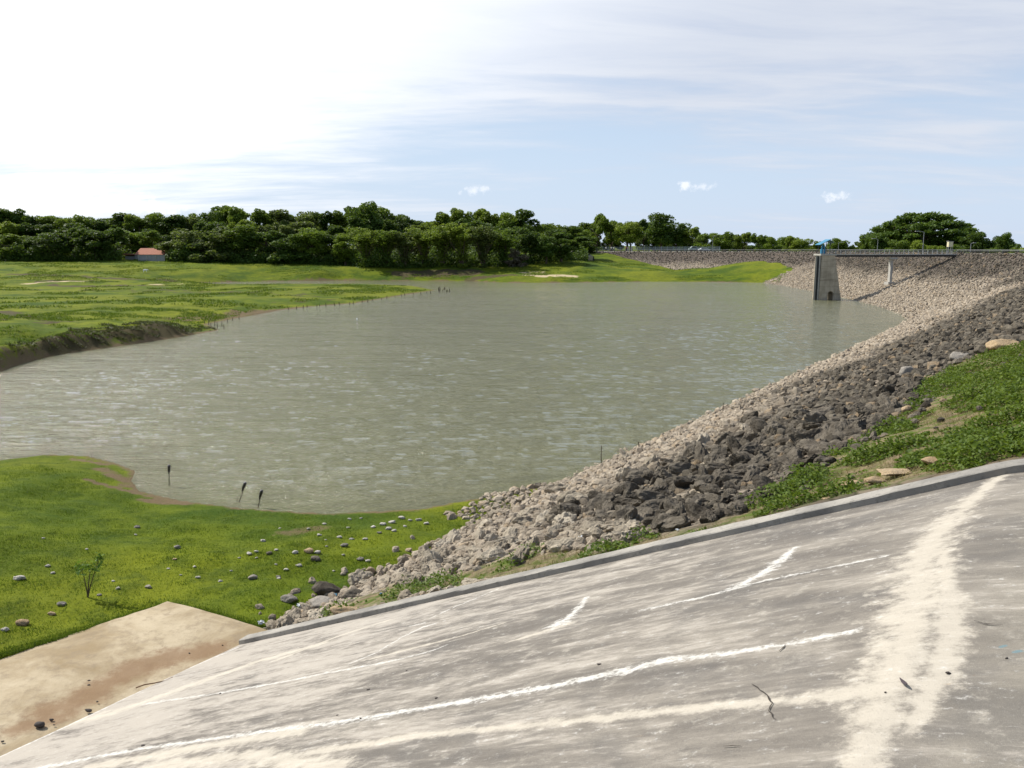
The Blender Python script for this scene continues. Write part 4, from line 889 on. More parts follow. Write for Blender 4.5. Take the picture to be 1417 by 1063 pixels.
for i, (px, Y, ty, wpx, kind, tn_) in enumerate(FRONT):
    x = at_px(px, Y); g_ = gz1(x, Y); hgt_ = float(UY(px, ty, Y)[2])-g_
    if i < 7: where = 'left of the house'; cnt = i; fr = 'counted from the left edge'
    elif i < 16: where = 'right of the house'; cnt = i-7; fr = 'counted from the house'
    else: where = 'from the first bamboo on'; cnt = i-16; fr = 'counted from the leftmost bamboo'
    if kind == 'bush' and tn_ == 'dry': lb_ = 'grey brown bare looking bush at the right end of the bamboo on the bank'
    else: lb_ = f'{TONEW[tn_]} {KW[kind]}, {ORD[cnt]} in the front row {where}'
    tree(x, Y, hgt_*1.0, wpx/F*Y*1.3, kind, tn_, i % 3, lb_)
RG = np.random.default_rng(5)
# second and third rows: crowns rising behind the front row
for row, (dY, dy0, step) in enumerate(((20, 16, 24), (42, 2, 21), (66, 5, 26))):
    px = -40.
    while px < 812:
        Y = 276+dY+RG.uniform(-5, 5); ty = sil(px)+dy0+RG.uniform(-2, 5)
        if row == 1: ty = sil(px)+RG.uniform(-1.5, 3)
        x = at_px(px, Y); g_ = gz1(x, Y); h_ = float(UY(px, ty, Y)[2])-g_
        kind = RG.choice(['round', 'irregular', 'tall', 'bush', 'irregular']); tn_ = RG.choice(['deep', 'mid', 'deep', 'light', 'olive', 'mid'] if px > 200 else ['deep', 'deep', 'mid', 'deep', 'light'])
        if 600 < px < 700 and row: tn_ = 'light' if RG.uniform() < .7 else 'mid'
        if 470 < px < 540 and row == 1: continue_ = True
        w_ = RG.uniform(30, 42)*(.8 if kind == 'tall' else 1)/F*Y*1.35
        tree(x, Y, h_, w_, kind, tn_, int(RG.integers(3)), ('dark' if tn_ == 'deep' else 'lighter green')+' tree crown rising behind the front row of the far bank wood', 'trees', None) if False else tree(x, Y, h_, w_, kind, tn_, int(RG.integers(3)), f'{TONEW[tn_]} {KW[kind]} packed behind the front trees of the far wood', f'{TONEW[tn_]} {KW[kind]}s behind the front row')
        px += step*RG.uniform(.8, 1.2)
xx = at_px(507, 300); tree(xx, 300, float(UY(507, 275, 300)[2])-gz1(xx, 300), 15.5, 'round', 'deep', 1, 'tallest dark round topped tree rising over the middle of the far wood')
# trees beyond the dam crest
BACK = [(808, 362, 'tall', 'mid', 22), (826, 356, 'irregular', 'mid', 30), (846, 358, 'irregular', 'light', 34), (868, 352, 'round', 'light', 38), (890, 356, 'irregular', 'deep', 26), (914, 340, 'round', 'deep', 44), (936, 344, 'round', 'deep', 34), (958, 340, 'irregular', 'light', 28),
        (980, 335, 'bush', 'mid', 36), (1004, 330, 'bush', 'mid', 38), (1028, 325, 'irregular', 'light', 28), (1050, 320, 'irregular', 'mid', 26), (1070, 316, 'bush', 'mid', 30), (1092, 310, 'irregular', 'light', 28), (1112, 305, 'bush', 'light', 30), (1132, 300, 'irregular', 'light', 24), (1160, 290, 'round', 'mid', 26),
        (1178, 290, 'irregular', 'mid', 16), (1196, 262, 'irregular', 'mid', 26), (1214, 256, 'round', 'deep', 34), (1350, 245, 'round', 'deep', 44), (1330, 238, 'bush', 'mid', 30), (1388, 250, 'round', 'deep', 26), (1372, 240, 'bush', 'mid', 24), (1408, 242, 'bush', 'light', 26), (1436, 240, 'bush', 'mid', 36), (1240, 240, 'bush', 'mid', 34), (1268, 236, 'bush', 'light', 36), (1300, 232, 'bush', 'light', 30)]
for i, (px, Y, kind, tn_, wpx) in enumerate(BACK):
    x = at_px(px, Y); g_ = float(land_z(np.array([x]), np.array([float(Y)]))[0]); ty = sil(px)+RG.uniform(-1, 2)
    if px in (1240, 1268, 1300): ty = 326
    if px == 1330: ty = 333
    if px in (1372, 1408): ty = 338
    h_ = float(UY(px, ty, Y)[2])-g_
    if i < 8: lb_ = f'{TONEW[tn_]} {KW[kind]}, {ORD[i]} from the left behind the far dam end'
    elif i < 18: lb_ = f'{TONEW[tn_]} {KW[kind]}, {ORD[i-8]} of the low trees behind mid dam'
    else: lb_ = f'{TONEW[tn_]} {KW[kind]}, {ORD[i-18]} of those around the umbrella tree'
    tree(x, Y, h_, wpx/F*Y*1.2, kind, tn_, i % 3, lb_, base=g_)
for row, dY in enumerate((16, 34)):
    px = 800.
    while px < 1440:
        Y = float(np.interp(px, [800, 1000, 1160, 1200, 1440], [370, 345, 305, 275, 262]))+dY; ty = sil(px)+RG.uniform(3, 9); x = at_px(px, Y); g_ = float(land_z(np.array([x]), np.array([Y]))[0]); h_ = float(UY(px, ty, Y)[2])-g_
        if 1170 < px < 1190 or 1360 < px < 1376: px += 14; continue
        kind = RG.choice(['bush', 'irregular', 'round']); tn_ = RG.choice(['mid', 'deep', 'mid', 'olive'])
        tree(x, Y, h_, 30/F*Y, kind, tn_, int(RG.integers(3)), f'{TONEW[tn_]} {KW[kind]} filling gaps well behind the dam crest', f'{TONEW[tn_]} {KW[kind]}s filling behind the crest', base=g_)
        px += 24*RG.uniform(.85, 1.2)
# wide umbrella-shaped rain tree
def rain_tree(px, Y, y_top, wpx):
    x = at_px(px, Y); g_ = float(land_z(np.array([x]), np.array([float(Y)]))[0]); zt = float(UY(px, y_top, Y)[2])-g_; Rw = wpx/F*Y/2
    t = empty('umbrella_tree', (x, Y, g_)); r = np.random.default_rng(3); B = []
    for i in range(190):
        a = r.uniform(0, 6.28); q = r.uniform(0, 1)**.5; zc = zt*(.97-.46*q**2.4)-r.uniform(0, 1)**1.6*3.2; B.append((math.cos(a)*Rw*q*.97, math.sin(a)*Rw*q*.8, zc, r.uniform(1.3, 2.6)))
    for i in range(120):
        a = r.uniform(0, 6.28); q = r.uniform(.1, 1)**.6; B.append((math.cos(a)*Rw*q*.86, math.sin(a)*Rw*q*.6, zt*r.uniform(.30, .78-.2*q), r.uniform(1.3, 2.3)))
    B = np.array(B); n = 24000; ii = r.choice(len(B), n, p=B[:, 3]**2/(B[:, 3]**2).sum()); d = r.normal(size=(n, 3)); d /= np.linalg.norm(d, axis=1)[:, None]
    P = B[ii, :3]+d*(B[ii, 3]*r.uniform(.4, 1.05, n))[:, None]*np.array([1, 1, .34]); link('crown', leaves('crown', P, .55, LM['deep'], up=.8), t)
    b = MB().tube([(0, 0, -1), (.2, 0, zt*.25), (0, 0, zt*.42)], [1.0, .75, .6], 9)
    for i in range(11):
        a = i*.571+r.uniform(-.2, .2); L = Rw*r.uniform(.55, .85); b.tube([(0, 0, zt*.36), (math.cos(a)*L*.4, math.sin(a)*L*.33, zt*.60), (math.cos(a)*L, math.sin(a)*L*.8, zt*(.72 if L < Rw*.7 else .62))], [.4, .26, .10], 6)
    b.build('trunk', M_BARK, t, smooth=True); tag(t, 'huge wide umbrella shaped dark tree towering behind the right part of the dam', 'tree')
rain_tree(1275, 262, 293.5, 150)
# low undergrowth along the wood edge
ux = RNG.uniform(0, 812, 70000); uY = np.interp(ux, [0, 480, 500, 700, 800], [266, 266, 257, 262, 284])+RNG.uniform(-2, 12, len(ux)); kk = ~((ux > 176) & (ux < 236) & (uY < 276))
ux, uY = ux[kk], uY[kk]; uX = (ux-CX)/F*uY/math.cos(PITCH)*.99; uz = gz(uX, uY)+RNG.uniform(0, 1, len(ux))*np.clip(fbm(uX/4, uY/4, 13, 3)*7+3.2, .6, 6)
tag(link('undergrowth', leaves('undergrowth', np.stack([uX, uY, uz], -1), .45, LM['deep'], up=.3)), 'dark undergrowth along the foot of the far bank wood', 'undergrowth', kind='stuff')
# scrubby tussocks on the eroded far bank and mounds
tx_ = RNG.uniform(-75, -26, 120000); ty_ = RNG.uniform(55, 120, 120000); q = (lake_d(tx_, ty_) > .7) & (lake_d(tx_, ty_) < 22) & (fbm(tx_/5, ty_/5, 3, 4) > .05); tx_, ty_ = tx_[q], ty_[q]
blades('grass', tx_, ty_, lookup(GL, tx_, ty_), RNG.uniform(.08, .32, len(tx_)), RNG.uniform(.05, .12, len(tx_)), M_BLADE, 'rough tussocks on the eroded left shore mounds')

fx_ = RNG.uniform(-170, 60, 420000); fy_ = RNG.uniform(88, 290, 420000); q = (np.abs(fx_) < fy_*.68) & (fbm(fx_/7, fy_/7, 15, 4) > .09) & (lake_d(fx_, fy_) > 1.2); fx_, fy_ = fx_[q], fy_[q]
q = dam_z(fx_, fy_) < lookup(GL, fx_, fy_); fx_, fy_ = fx_[q], fy_[q]
blades('grass', fx_, fy_, lookup(GL, fx_, fy_), RNG.uniform(.12, .38, len(fx_)), RNG.uniform(.10, .25, len(fx_)), leafmat('meadow_tufts', (.045, .085, .006), (.125, .165, .010)), 'rough tufts of grass across the far meadow and peninsula')

cx_ = RNG.uniform(-62, -28, 160000); cy_ = RNG.uniform(56, 95, 160000); cd_ = lake_d(cx_, cy_); q = (cd_ > .25) & (cd_ < 4.5) & (fbm(cx_/1.3, cy_/1.3, 19, 3) > -.02); cx_, cy_ = cx_[q], cy_[q]
blades('dry_grass', cx_, cy_, lookup(GL, cx_, cy_), RNG.uniform(.08, .34, len(cx_)), RNG.uniform(.05, .14, len(cx_)), leafmat('bank_scrub', (.022, .030, .008), (.12, .115, .035), .15), 'brown green scrub hanging over the dark eroded left bank', 1.1)
# ------------------------------------------------------------ intake tower, hoist canopy and footbridge
M_TOW = None
def towmat(k):
    g = k.n('ShaderNodeTexCoord').outputs['Object']; z = k.n('ShaderNodeSeparateXYZ', inp={0: g}).outputs[2]
    a = k.noise(k.map(g, sc=(1, 1, .25)), 1.4, 5., .65); b = k.noise(k.map(g, sc=(.25, .25, 2.2)), 1.1, 4.); c = k.noise(g, 8., 4., .7)
    col = k.mix(k.ss(a, .3, .7), (.32, .275, .205), (.50, .44, .335)); col = k.mix(k.m('MULTIPLY', k.ss(b, .48, .66), .45), col, (.15, .125, .09))
    col = k.mix(k.m('MULTIPLY', k.ss(c, .5, .75), .3), col, (.12, .10, .08))
    lift = k.m('PINGPONG', z, .6); col = k.mix(k.m('MULTIPLY', k.ss(lift, .04, .0), .5), col, (.10, .09, .07))
    return bsdf(k, col, .92, c, .4, .04, .2)
M_TOW = material('stained_tower_concrete', towmat)
M_BLUE = plain('blue_paint', (.03, .20, .34), .5, .12, 3., .4); M_DARKC = plain('dark_gate', (.03, .035, .035), .7, .2, 3.)
TY = 149.; tl = UY(1133.5, 345, TY)[0]; tb_l = U(1132.5, 415.5, 0); tr_t = UY(1151.5, 345, TY)[0]; tr_b = U(1165, 415.5, 0)[0]
TY = float(tb_l[1]); TT = 7.9
tw_ = empty('intake_tower', (tb_l[0], TY, 0)); tag(tw_, 'tapering concrete intake tower with a small arch standing in the water', 'tower')
wb = tr_b-tb_l[0]; wt = tr_t-tl+.05; x0t = .15
ac = wb*.50; ar = .52
arch = [(ac+ar*math.cos(t), 1.0+ar*1.15*math.sin(t)) for t in np.linspace(0, math.pi, 12)]
poly = [(0, -3), (x0t, TT), (x0t+wt, TT), (wb+.35, -3)] 
poly = [(0, -3), (x0t, TT), (x0t+wt, TT), (wb+.42, -3), (ac+ar, -3)]+arch+[(ac-ar, -3)]
MB().prism(poly, 0, 3.2).build('shaft', M_TOW, tw_)
MB().box((x0t+wt/2, 1.6, TT+.14), (wt+.5, 3.6, .28)).build('top_slab', M_CONC, tw_)
MB().prism([(wb*.0+.1, -3), (wb+.5, -3), (x0t+wt+.12, TT-.02), (x0t+wt-.1, TT-.02), (wb+.2, -3)], -.10, -.01).b.free()
MB().box((-.42, .6, TT/2-1.4), (.34, .9, TT+2.6)).build('gate_guide', M_DARKC, tw_)
MB().box((-.12, .3, TT/2-1.45), (.22, .5, TT+2.7)).build('guide_strip', M_CONC, tw_)
MB().tube([(.25, .5, TT+.28), (.30, .5, TT+1.95)], .11).tube([(.75, .5, TT+.28), (.65, .5, TT+1.9)], .11).box((.45, .5, TT+.75), (.7, .5, .8)).build('hoist_post', M_BLUE, tw_)
MB().tube([(.3, 2.4, TT+.28), (.3, 2.4, TT+2.0)], .06).tube([(1.7, 2.4, TT+.28), (1.7, 2.4, TT+2.5)], .06).tube([(1.7, .4, TT+.28), (1.7, .4, TT+2.5)], .06).build('canopy_posts', M_DARKM, tw_)
MB().box((.72, 1.4, TT+2.35), (2.1, 2.6, .09), ry=-math.radians(27)).build('canopy_roof', M_BLUE, tw_)
MB().box((1.95, 1.4, TT+2.42), (.9, 2.6, .07), ry=math.radians(34)).build('canopy_roof', plain('blue_green_roof', (.03, .12, .14), .5), tw_)
for i in range(5): MB().tube([(x0t+wt+.1-i*.55, .05, TT+.28), (x0t+wt+.1-i*.55, .05, TT+1.1)], .035, 6).build('rail_post', M_RAIL, tw_)
MB().tube([(1.0, .05, TT+1.08), (x0t+wt+.2, .05, TT+1.08)], .035, 6).build('hand_rail', M_RAIL, tw_)
# bridge
bx0 = tb_l[0]+x0t+wt+.26; P1 = UY(1322, 352, 153); bx1 = float(P1[0]); yb0 = TY+1.6; yb1 = 153.5
br = empty('footbridge', (bx0, yb0, 0)); tag(br, 'straight concrete footbridge with railings from the intake tower to the dam crest', 'bridge')
L = math.hypot(bx1-bx0, yb1-yb0); ang = math.atan2(yb1-yb0, bx1-bx0); br.rotation_euler = (0, 0, ang); ZD = 8.05
MB().box((L/2, 0, ZD), (L, 1.7, .16)).build('deck', M_CONC, br)
MB().box((L/2, -.6, ZD-.24), (L, .22, .32)).build('girder', plain('shaded_steel', (.035, .033, .032), .7), br); MB().box((L/2, .6, ZD-.24), (L, .22, .32)).build('girder', bpy.data.materials['shaded_steel'], br)
npst = 26
for sd_ in (-.8, .8):
    MB().tube([(0, sd_, ZD+.80), (L, sd_, ZD+.80)], .038, 6).build('hand_rail', M_RAIL, br); MB().tube([(0, sd_, ZD+.45), (L, sd_, ZD+.45)], .025, 6).build('hand_rail', M_RAIL, br)
pp = MB().box((0, 0, .40), (.06, .06, .64)).build('rail_post', M_RAIL, br)
for i in range(npst):
    for sd_ in (-.8, .8):
        q = pp if (i == 0 and sd_ < 0) else pp.copy()
        if q is not pp: COL.objects.link(q)
        q.location = (L*i/(npst-1), sd_, ZD)
pl_ = (UY(1233, 390, 151.5)[0]-bx0)/math.cos(ang); pzb = gz1(bx0+pl_, 151.5)
pr = MB().box((pl_, 0, (ZD-.75+pzb-1)/2), (.42, .7, ZD-.75-pzb+1)).box((pl_, 0, pzb+.1), (1.3, 1.4, .5)).build('pier', plain('pale_concrete', (.40, .385, .35), .85, .1, 2.), br)
MB().box((pl_, 0, ZD-.68), (1.2, 1.8, .32), top=(1.3, 1)).build('pier_cap', M_CONC, br)
# instrument box on legs at the shore end of the bridge
P = UY(1316, 345, 154); ib = empty('instrument_box', (P[0], 154.5, CREST-.15)); tag(ib, 'small cream box raised on four legs where the footbridge meets the crest', 'box')
MB().box((0, 0, 1.75), (.80, .7, .95)).build('cabinet', plain('cream_paint', (.60, .55, .36), .5, .05), ib, bevel=.02)
MB().box((0, 0, 2.27), (.95, .85, .08), ry=.06).build('cabinet_roof', M_RAIL, ib)
MB().box((.42, 0, 1.75), (.04, .6, .8)).build('door', plain('dull_pink', (.40, .16, .16), .6), ib)
for a in (-.33, .33):
    for b_ in (-.28, .28): MB().box((a, b_, .64), (.07, .07, 1.28)).build('leg', M_RAIL, ib)
# crest lamp posts
def lamp(px, Y, ytop, arm, label, base=CREST-.2):
    x = UY(px, 345, Y)[0]; h = float(UY(px, ytop, Y)[2])-base; t = empty('lamp_post', (x, Y, base)); tag(t, label, 'lamp post')
    MB().tube([(0, 0, 0), (0, 0, h*.5), (0, 0, h)], [.075, .065, .05], 8).build('pole', M_RAIL, t)
    MB().tube([(0, 0, h-.1), (arm*.5, 0, h+.12), (arm, 0, h+.15)], .045, 6).build('arm', M_RAIL, t)
    MB().box((arm*1.2, 0, h+.13), (.6, .26, .13), top=(.8, .7)).build('lamp_head', M_CONC, t)
lamp(1277, 172, 321, -1.3, 'street lamp with its arm to the left right of the umbrella tree')
lamp(1214, 205, 331, -1.0, 'slim pole standing behind the middle of the footbridge')
lamp(1160, 232, 336, .8, 'short pole just right of the intake tower behind the crest')
lamp(986, 287, 327, .8, 'thin pole right of the parked cars on the far crest')
lamp(1196+40*0+125+22, 170, 337, .6, 'short pole between the cream box and the arm lamp')

# parked cars beyond the crest
def car(px, Y, base, label, paint, L=4.1, hgt=1.45, yaw=0.):
    x = UY(px, 345, Y)[0]; t = empty('parked_car', (x, Y, base), yaw); tag(t, label, 'car')
    s_ = hgt/1.45
    prof = [(-L/2, .35), (-L/2, .8*s_), (-L/2+.5, .9*s_), (-L/2+.9, 1.32*s_), (-L/2+1.2, 1.45*s_), (.6, 1.45*s_), (1.15, .98*s_), (L/2-.1, .82*s_), (L/2, .6), (L/2, .35)]
    MB().prism(prof, -.82, .82).build('body', paint, t, bevel=.05)
    MB().prism([(-L/2+.75, .95*s_), (-L/2+1.15, 1.36*s_), (.55, 1.36*s_), (.98, .97*s_)], -.835, .835).build('window', plain('car_glass', (.02, .025, .03), .15, .0, 1., .6), t)
    for a in (-L/2+.8, L/2-.85):
        for b_ in (-.78, .78):
            w_ = MB().tube([(a, b_-.1, .32), (a, b_+.1, .32)], .32, 16).build('wheel', M_DARKM, t)
M_CW = plain('white_car_paint', (.80, .80, .80), .25, .02, 1., .6); M_CD = plain('dark_car_paint', (.05, .06, .06), .25, .02, 1., .6)
def cbase(px, ytop, Y, h): return float(UY(px, ytop, Y)[2])-h
car(974, 300, CREST-.02, 'white parked car at the far dam crest, right of the grey van', M_CW, hgt=1.2)
car(960, 302, CREST, 'grey green parked van beside the white car on the far crest', plain('grey_green_paint', (.25, .30, .28), .4), L=3.6, hgt=1.75)

# ------------------------------------------------------------ people, gate pillars and fence at the far end of the crest
M_SKIN = plain('skin', (.30, .17, .10), .6); M_HAIR = plain('hair', (.02, .015, .012), .8)
def person(px, Y, shirt, trousers, label, yaw=0., arm=.15, base=CREST):
    x = UY(px, 345, Y)[0]; me = bpy.data.meshes.new('person')
    J = [(0, 0, .95), (0, 0, 1.15), (0, 0, 1.38), (0, 0, 1.50), (0, .01, 1.60), (0, .01, 1.70), (.09, 0, .90), (.10, .02, .50), (.11, 0, .09), (.11, .12, .04), (-.09, 0, .90), (-.11, -.02, .50), (-.12, -.04, .09), (-.12, .08, .04),
         (.18, 0, 1.40), (.23+arm*.4, .02, 1.14), (.22+arm, .10, .90), (-.18, 0, 1.40), (-.24-arm*.3, 0, 1.14), (-.24, .08, .88), (.23+arm, .13, .82), (-.24, .11, .80)]
    Ed = [(0, 1), (1, 2), (2, 3), (3, 4), (4, 5), (0, 6), (6, 7), (7, 8), (8, 9), (0, 10), (10, 11), (11, 12), (12, 13), (2, 14), (14, 15), (15, 16), (2, 17), (17, 18), (18, 19), (16, 20), (19, 21)]
    Rd = [.13, .12, .14, .055, .09, .075, .09, .06, .045, .04, .09, .06, .045, .04, .06, .045, .032, .06, .045, .032, .03, .03]
    b = bmesh.new(); vs = [b.verts.new(p) for p in J]; [b.edges.new((vs[i], vs[j])) for i, j in Ed]
    b.to_mesh(me); b.free(); o = link('person', me, None, (x, Y, base)); o.rotation_euler = (0, 0, yaw)
    sk = o.modifiers.new('skin', 'SKIN')
    for v, r in zip(me.skin_vertices[0].data if me.skin_vertices else [], Rd): v.radius = (r, r)
    if not me.skin_vertices:
        bpy.context.view_layer.objects.active = o
    o.modifiers.new('sub', 'SUBSURF').levels = 1; o.modifiers['sub'].render_levels = 1
    me.materials.append(M_SKIN)
    sh = MB().tube([(0, 0, .92), (0, 0, 1.15), (0, 0, 1.38), (0, 0, 1.47)], [.17, .165, .20, .09], 12)
    sh.tube([(.17, 0, 1.41), (.23+arm*.4, .02, 1.16)], [.085, .07], 8).tube([(-.17, 0, 1.41), (-.24-arm*.3, 0, 1.16)], [.085, .07], 8); sh.build('shirt', shirt, o)
    tr = MB().tube([(.085, 0, .95), (.10, .02, .50), (.11, 0, .10)], [.115, .085, .07], 8).tube([(-.085, 0, .95), (-.11, -.02, .50), (-.12, -.04, .10)], [.115, .085, .07], 8); tr.build('trousers', trousers, o)
    MB().ball((0, -.01, 1.68), .115, (1, 1.05, .9)).build('hair', M_HAIR, o)
    return tag(o, label, 'person')
def skin_fix(): pass
M_SW = plain('white_cloth', (.75, .74, .70), .9); M_SD = plain('dark_cloth', (.05, .05, .07), .9); M_SP = plain('dull_red_cloth', (.30, .08, .08), .9)
person(838.5, 316, M_SW, M_SD, 'person in white shirt standing at the left end of the dam crest', .6, .25)
person(846, 315, M_SW, M_SD, 'person in white shirt, left one of a pair near the crest end', 2.4, .1)
person(849.5, 315, M_SW, M_SD, 'person in white shirt, right one of a pair near the crest end', -1., .1)
person(866.5, 311, M_SP, M_SD, 'person in dull red top beside the two pale gate pillars', .2, .15)
for px, lb_ in ((869.5, 'left pale gate pillar beside the person in red on the crest'), (874.5, 'right pale gate pillar on the far crest')):
    x = UY(px, 345, 311)[0]; t = empty('gate_pillar', (x, 311, CREST-.1)); tag(t, lb_, 'pillar')
    MB().box((0, 0, .75), (.42, .42, 1.5)).build('shaft', M_CONC, t); MB().box((0, 0, 1.56), (.56, .56, .14), top=(.7, .7)).build('cap', M_CONC, t)
fn = empty('mesh_fence', (0, 0, 0)); tag(fn, 'grey blue post and wire fence along the far end of the dam crest', 'fence')
OUT = offset_line(CL, -HALF+.3); accO = np.concatenate([[0], np.cumsum(np.linalg.norm(np.diff(OUT, axis=0), axis=1))])
def outp(s_): return np.array([np.interp(s_, accO, OUT[:, 0]), np.interp(s_, accO, OUT[:, 1])])
M_FEN = plain('fence_steel', (.20, .25, .28), .6, .1, 2., .4)
sO = np.arange(accO[-1]-75, accO[-1]-14, 2.5); wb_ = MB(); pf = None
for a, b in zip(sO, sO[1:]):
    p, q = outp(a), outp(b); L_ = np.linalg.norm(q-p); rz = math.atan2(q[1]-p[1], q[0]-p[0]); c = (p+q)/2
    for zz_ in (.35, .65, .95, 1.25, 1.55): wb_.box((c[0], c[1], CREST+zz_), (L_, .05, .05), rz)
    for t in np.linspace(.1, .9, 7): e_ = p+(q-p)*t; wb_.box((e_[0], e_[1], CREST+.95), (.04, .04, 1.2))
    if pf is None: pf = MB().box((0, 0, .85), (.12, .12, 1.7)).build('post', M_FEN, fn, (p[0], p[1], CREST))
    else: c_ = pf.copy(); COL.objects.link(c_); c_.location = (p[0], p[1], CREST)
wb_.build('wire_panel', M_FEN, fn)
# concrete chute at the left abutment
P = UY(805, 347.5, 300); Q2 = UY(817, 354, 290)
ch = empty('concrete_chute', (0, 0, 0)); tag(ch, 'pale concrete chute with a boxy mouth on the grass left of the dam end', 'chute')
d_ = Vector(Q2)-Vector(P); m_ = (Vector(P)+Vector(Q2))/2
a0 = Vector(P); a1 = Vector(Q2)
cw = MB()
for o_ in (-.9, .9): cw.tube([a0+Vector((o_*.6, o_, -.25)), a1+Vector((o_*.6, o_, -.25))], .35, 4)
cw.build('side_wall', plain('pale_render', (.50, .47, .40), .9), ch)
MB().tube([a0+Vector((0, 0, -.7)), a1+Vector((0, 0, -.7))], .6, 4).build('floor', M_CONC, ch)
MB().box((a1.x, a1.y, a1.z-.8), (1.7, .6, 1.7)).build('mouth', plain('tan_render', (.46, .38, .26), .9), ch)
MB().box((a1.x+1.1, a1.y+.2, a1.z-1.), (.4, .8, 1.6)).build('wing_wall', M_DARKC, ch)

# ------------------------------------------------------------ red roofed house and wall
Yh = 271.; hx = UY(205, 345, Yh)[0]; hz = gz1(hx, Yh)
M_ROOF = plain('terracotta_tiles', (.40, .17, .11), .85, .18, 2.); M_HW = plain('whitewashed_wall', (.26, .26, .25), .9, .15, 1.)
hs_ = empty('house', (hx, Yh, hz)); tag(hs_, 'small house with orange red tiled roof half hidden by the trees of the far bank', 'house')
zr = 9.35-hz; ze = 7.35-hz
MB().box((0, 3.4, ze/2), (9.5, 5.4, ze)).build('wall', M_HW, hs_)
rf = MB(); A_ = [(-4.6, 0, ze-.05), (5.2, 0, ze-.05), (4.0, 3.4, zr), (-3.9, 3.4, zr), (-4.6, 7, ze-.05), (5.2, 7, ze-.05)]
v_ = [rf.b.verts.new(p) for p in A_]; rf.b.faces.new((v_[0], v_[1], v_[2], v_[3])); rf.b.faces.new((v_[3], v_[2], v_[5], v_[4])); rf.b.faces.new((v_[0], v_[3], v_[4])); rf.b.faces.new((v_[1], v_[5], v_[2])); rf.b.faces.new((v_[0], v_[4], v_[5], v_[1]))
rf.build('roof', M_ROOF, hs_)
MB().box((-6.6, 3.4, ze/2-.3), (3.4, 3.6, ze-.6)).build('side_wall', M_HW, hs_); MB().box((-6.7, 3., ze-.35), (4.0, 4.6, .25), rx=-.2).build('side_roof', M_ROOF, hs_)
MB().box((6.6, 3.8, ze-.4), (3.6, 3.4, .22), rx=-.25).build('side_roof', M_ROOF, hs_)
MB().box((.5, .66, ze*.5), (.9, .06, ze*.75)).build('door', M_DARKC, hs_); MB().box((-2.3, .66, ze*.55), (1.2, .06, .9)).build('window', M_DARKC, hs_); MB().box((3.1, .66, ze*.55), (1.2, .06, .9)).build('window', M_DARKC, hs_)
gw = empty('garden_wall', (UY(210, 345, 268)[0], 267.5, gz1(UY(210, 345, 268)[0], 267.5))); tag(gw, 'low grey white wall in front of the red roofed house', 'wall')
MB().box((0, 0, .85), (8.2, .25, 1.8)).build('panel', plain('grey_wall', (.30, .30, .30), .9, .2, 1.), gw); MB().box((0, 0, 1.80), (8.4, .36, .1)).build('coping', M_CONC, gw)
for a in (-4.1, -1.4, 1.4, 4.1): MB().box((a, -.05, .95), (.34, .4, 1.95)).build('pillar', M_CONC, gw)

# white goat grazing
P = hit(201, 377, gz); M_WF = plain('white_fur', (.80, .78, .73), .9, .08, 6.)
gt = bpy.data.meshes.new('goat'); b = bmesh.new()
J = [(0, 0, .62), (.32, 0, .66), (.52, 0, .72), (.72, 0, .70), (.86, 0, .50), (-.32, 0, .64), (-.5, 0, .60), (-.58, 0, .46),
     (.34, .12, .48), (.35, .12, .25), (.35, .12, .03), (.34, -.12, .48), (.32, -.12, .25), (.33, -.12, .03), (-.34, .12, .46), (-.42, .12, .24), (-.38, .12, .03), (-.34, -.12, .46), (-.44, -.12, .24), (-.40, -.12, .03)]
Ed = [(0, 1), (1, 2), (2, 3), (3, 4), (0, 5), (5, 6), (6, 7), (1, 8), (8, 9), (9, 10), (1, 11), (11, 12), (12, 13), (5, 14), (14, 15), (15, 16), (5, 17), (17, 18), (18, 19)]
Rg = [.20, .20, .12, .09, .05, .19, .08, .03, .08, .045, .035, .08, .045, .035, .10, .05, .035, .10, .05, .035]
vs = [b.verts.new(p) for p in J]; [b.edges.new((vs[i], vs[j])) for i, j in Ed]; b.to_mesh(gt); b.free()
goat = link('goat', gt, None, (P[0], P[1], P[2])); goat.rotation_euler = (0, 0, .3); gt.materials.append(M_WF); goat.scale = (1.05, 1.05, 1.05)
goat.modifiers.new('skin', 'SKIN'); goat.modifiers.new('sub', 'SUBSURF').render_levels = 2; tag(goat, 'white goat grazing alone on the green slope below the house', 'goat')
def set_skin(o, R):
    me = o.data
    if not me.skin_vertices:
        for x_ in bpy.context.view_layer.objects: pass
        bm_ = bmesh.new(); bm_.from_mesh(me); bm_.verts.layers.skin.verify(); bm_.to_mesh(me); bm_.free()
    for i, r in enumerate(R): me.skin_vertices[0].data[i].radius = (r, r)
    me.skin_vertices[0].data[0].use_root = True
set_skin(goat, Rg)
MB().tube([(.70, .06, .80), (.66, .08, .92), (.58, .09, .98)], [.02, .014, .006], 6).build('horn', M_BARK, goat); MB().tube([(.70, -.06, .80), (.66, -.08, .92), (.58, -.09, .98)], [.02, .014, .006], 6).build('horn', M_BARK, goat)
MB().tube([(.69, .09, .74), (.66, .17, .68)], [.03, .012], 6).build('ear', M_WF, goat); MB().tube([(.69, -.09, .74), (.66, -.17, .68)], [.03, .012], 6).build('ear', M_WF, goat)
PR = [.13, .12, .14, .055, .09, .075, .09, .06, .045, .04, .09, .06, .045, .04, .06, .045, .032, .06, .045, .032, .03, .03]
for o in [q for q in COL.objects if q.name.startswith('person')]: set_skin(o, PR)

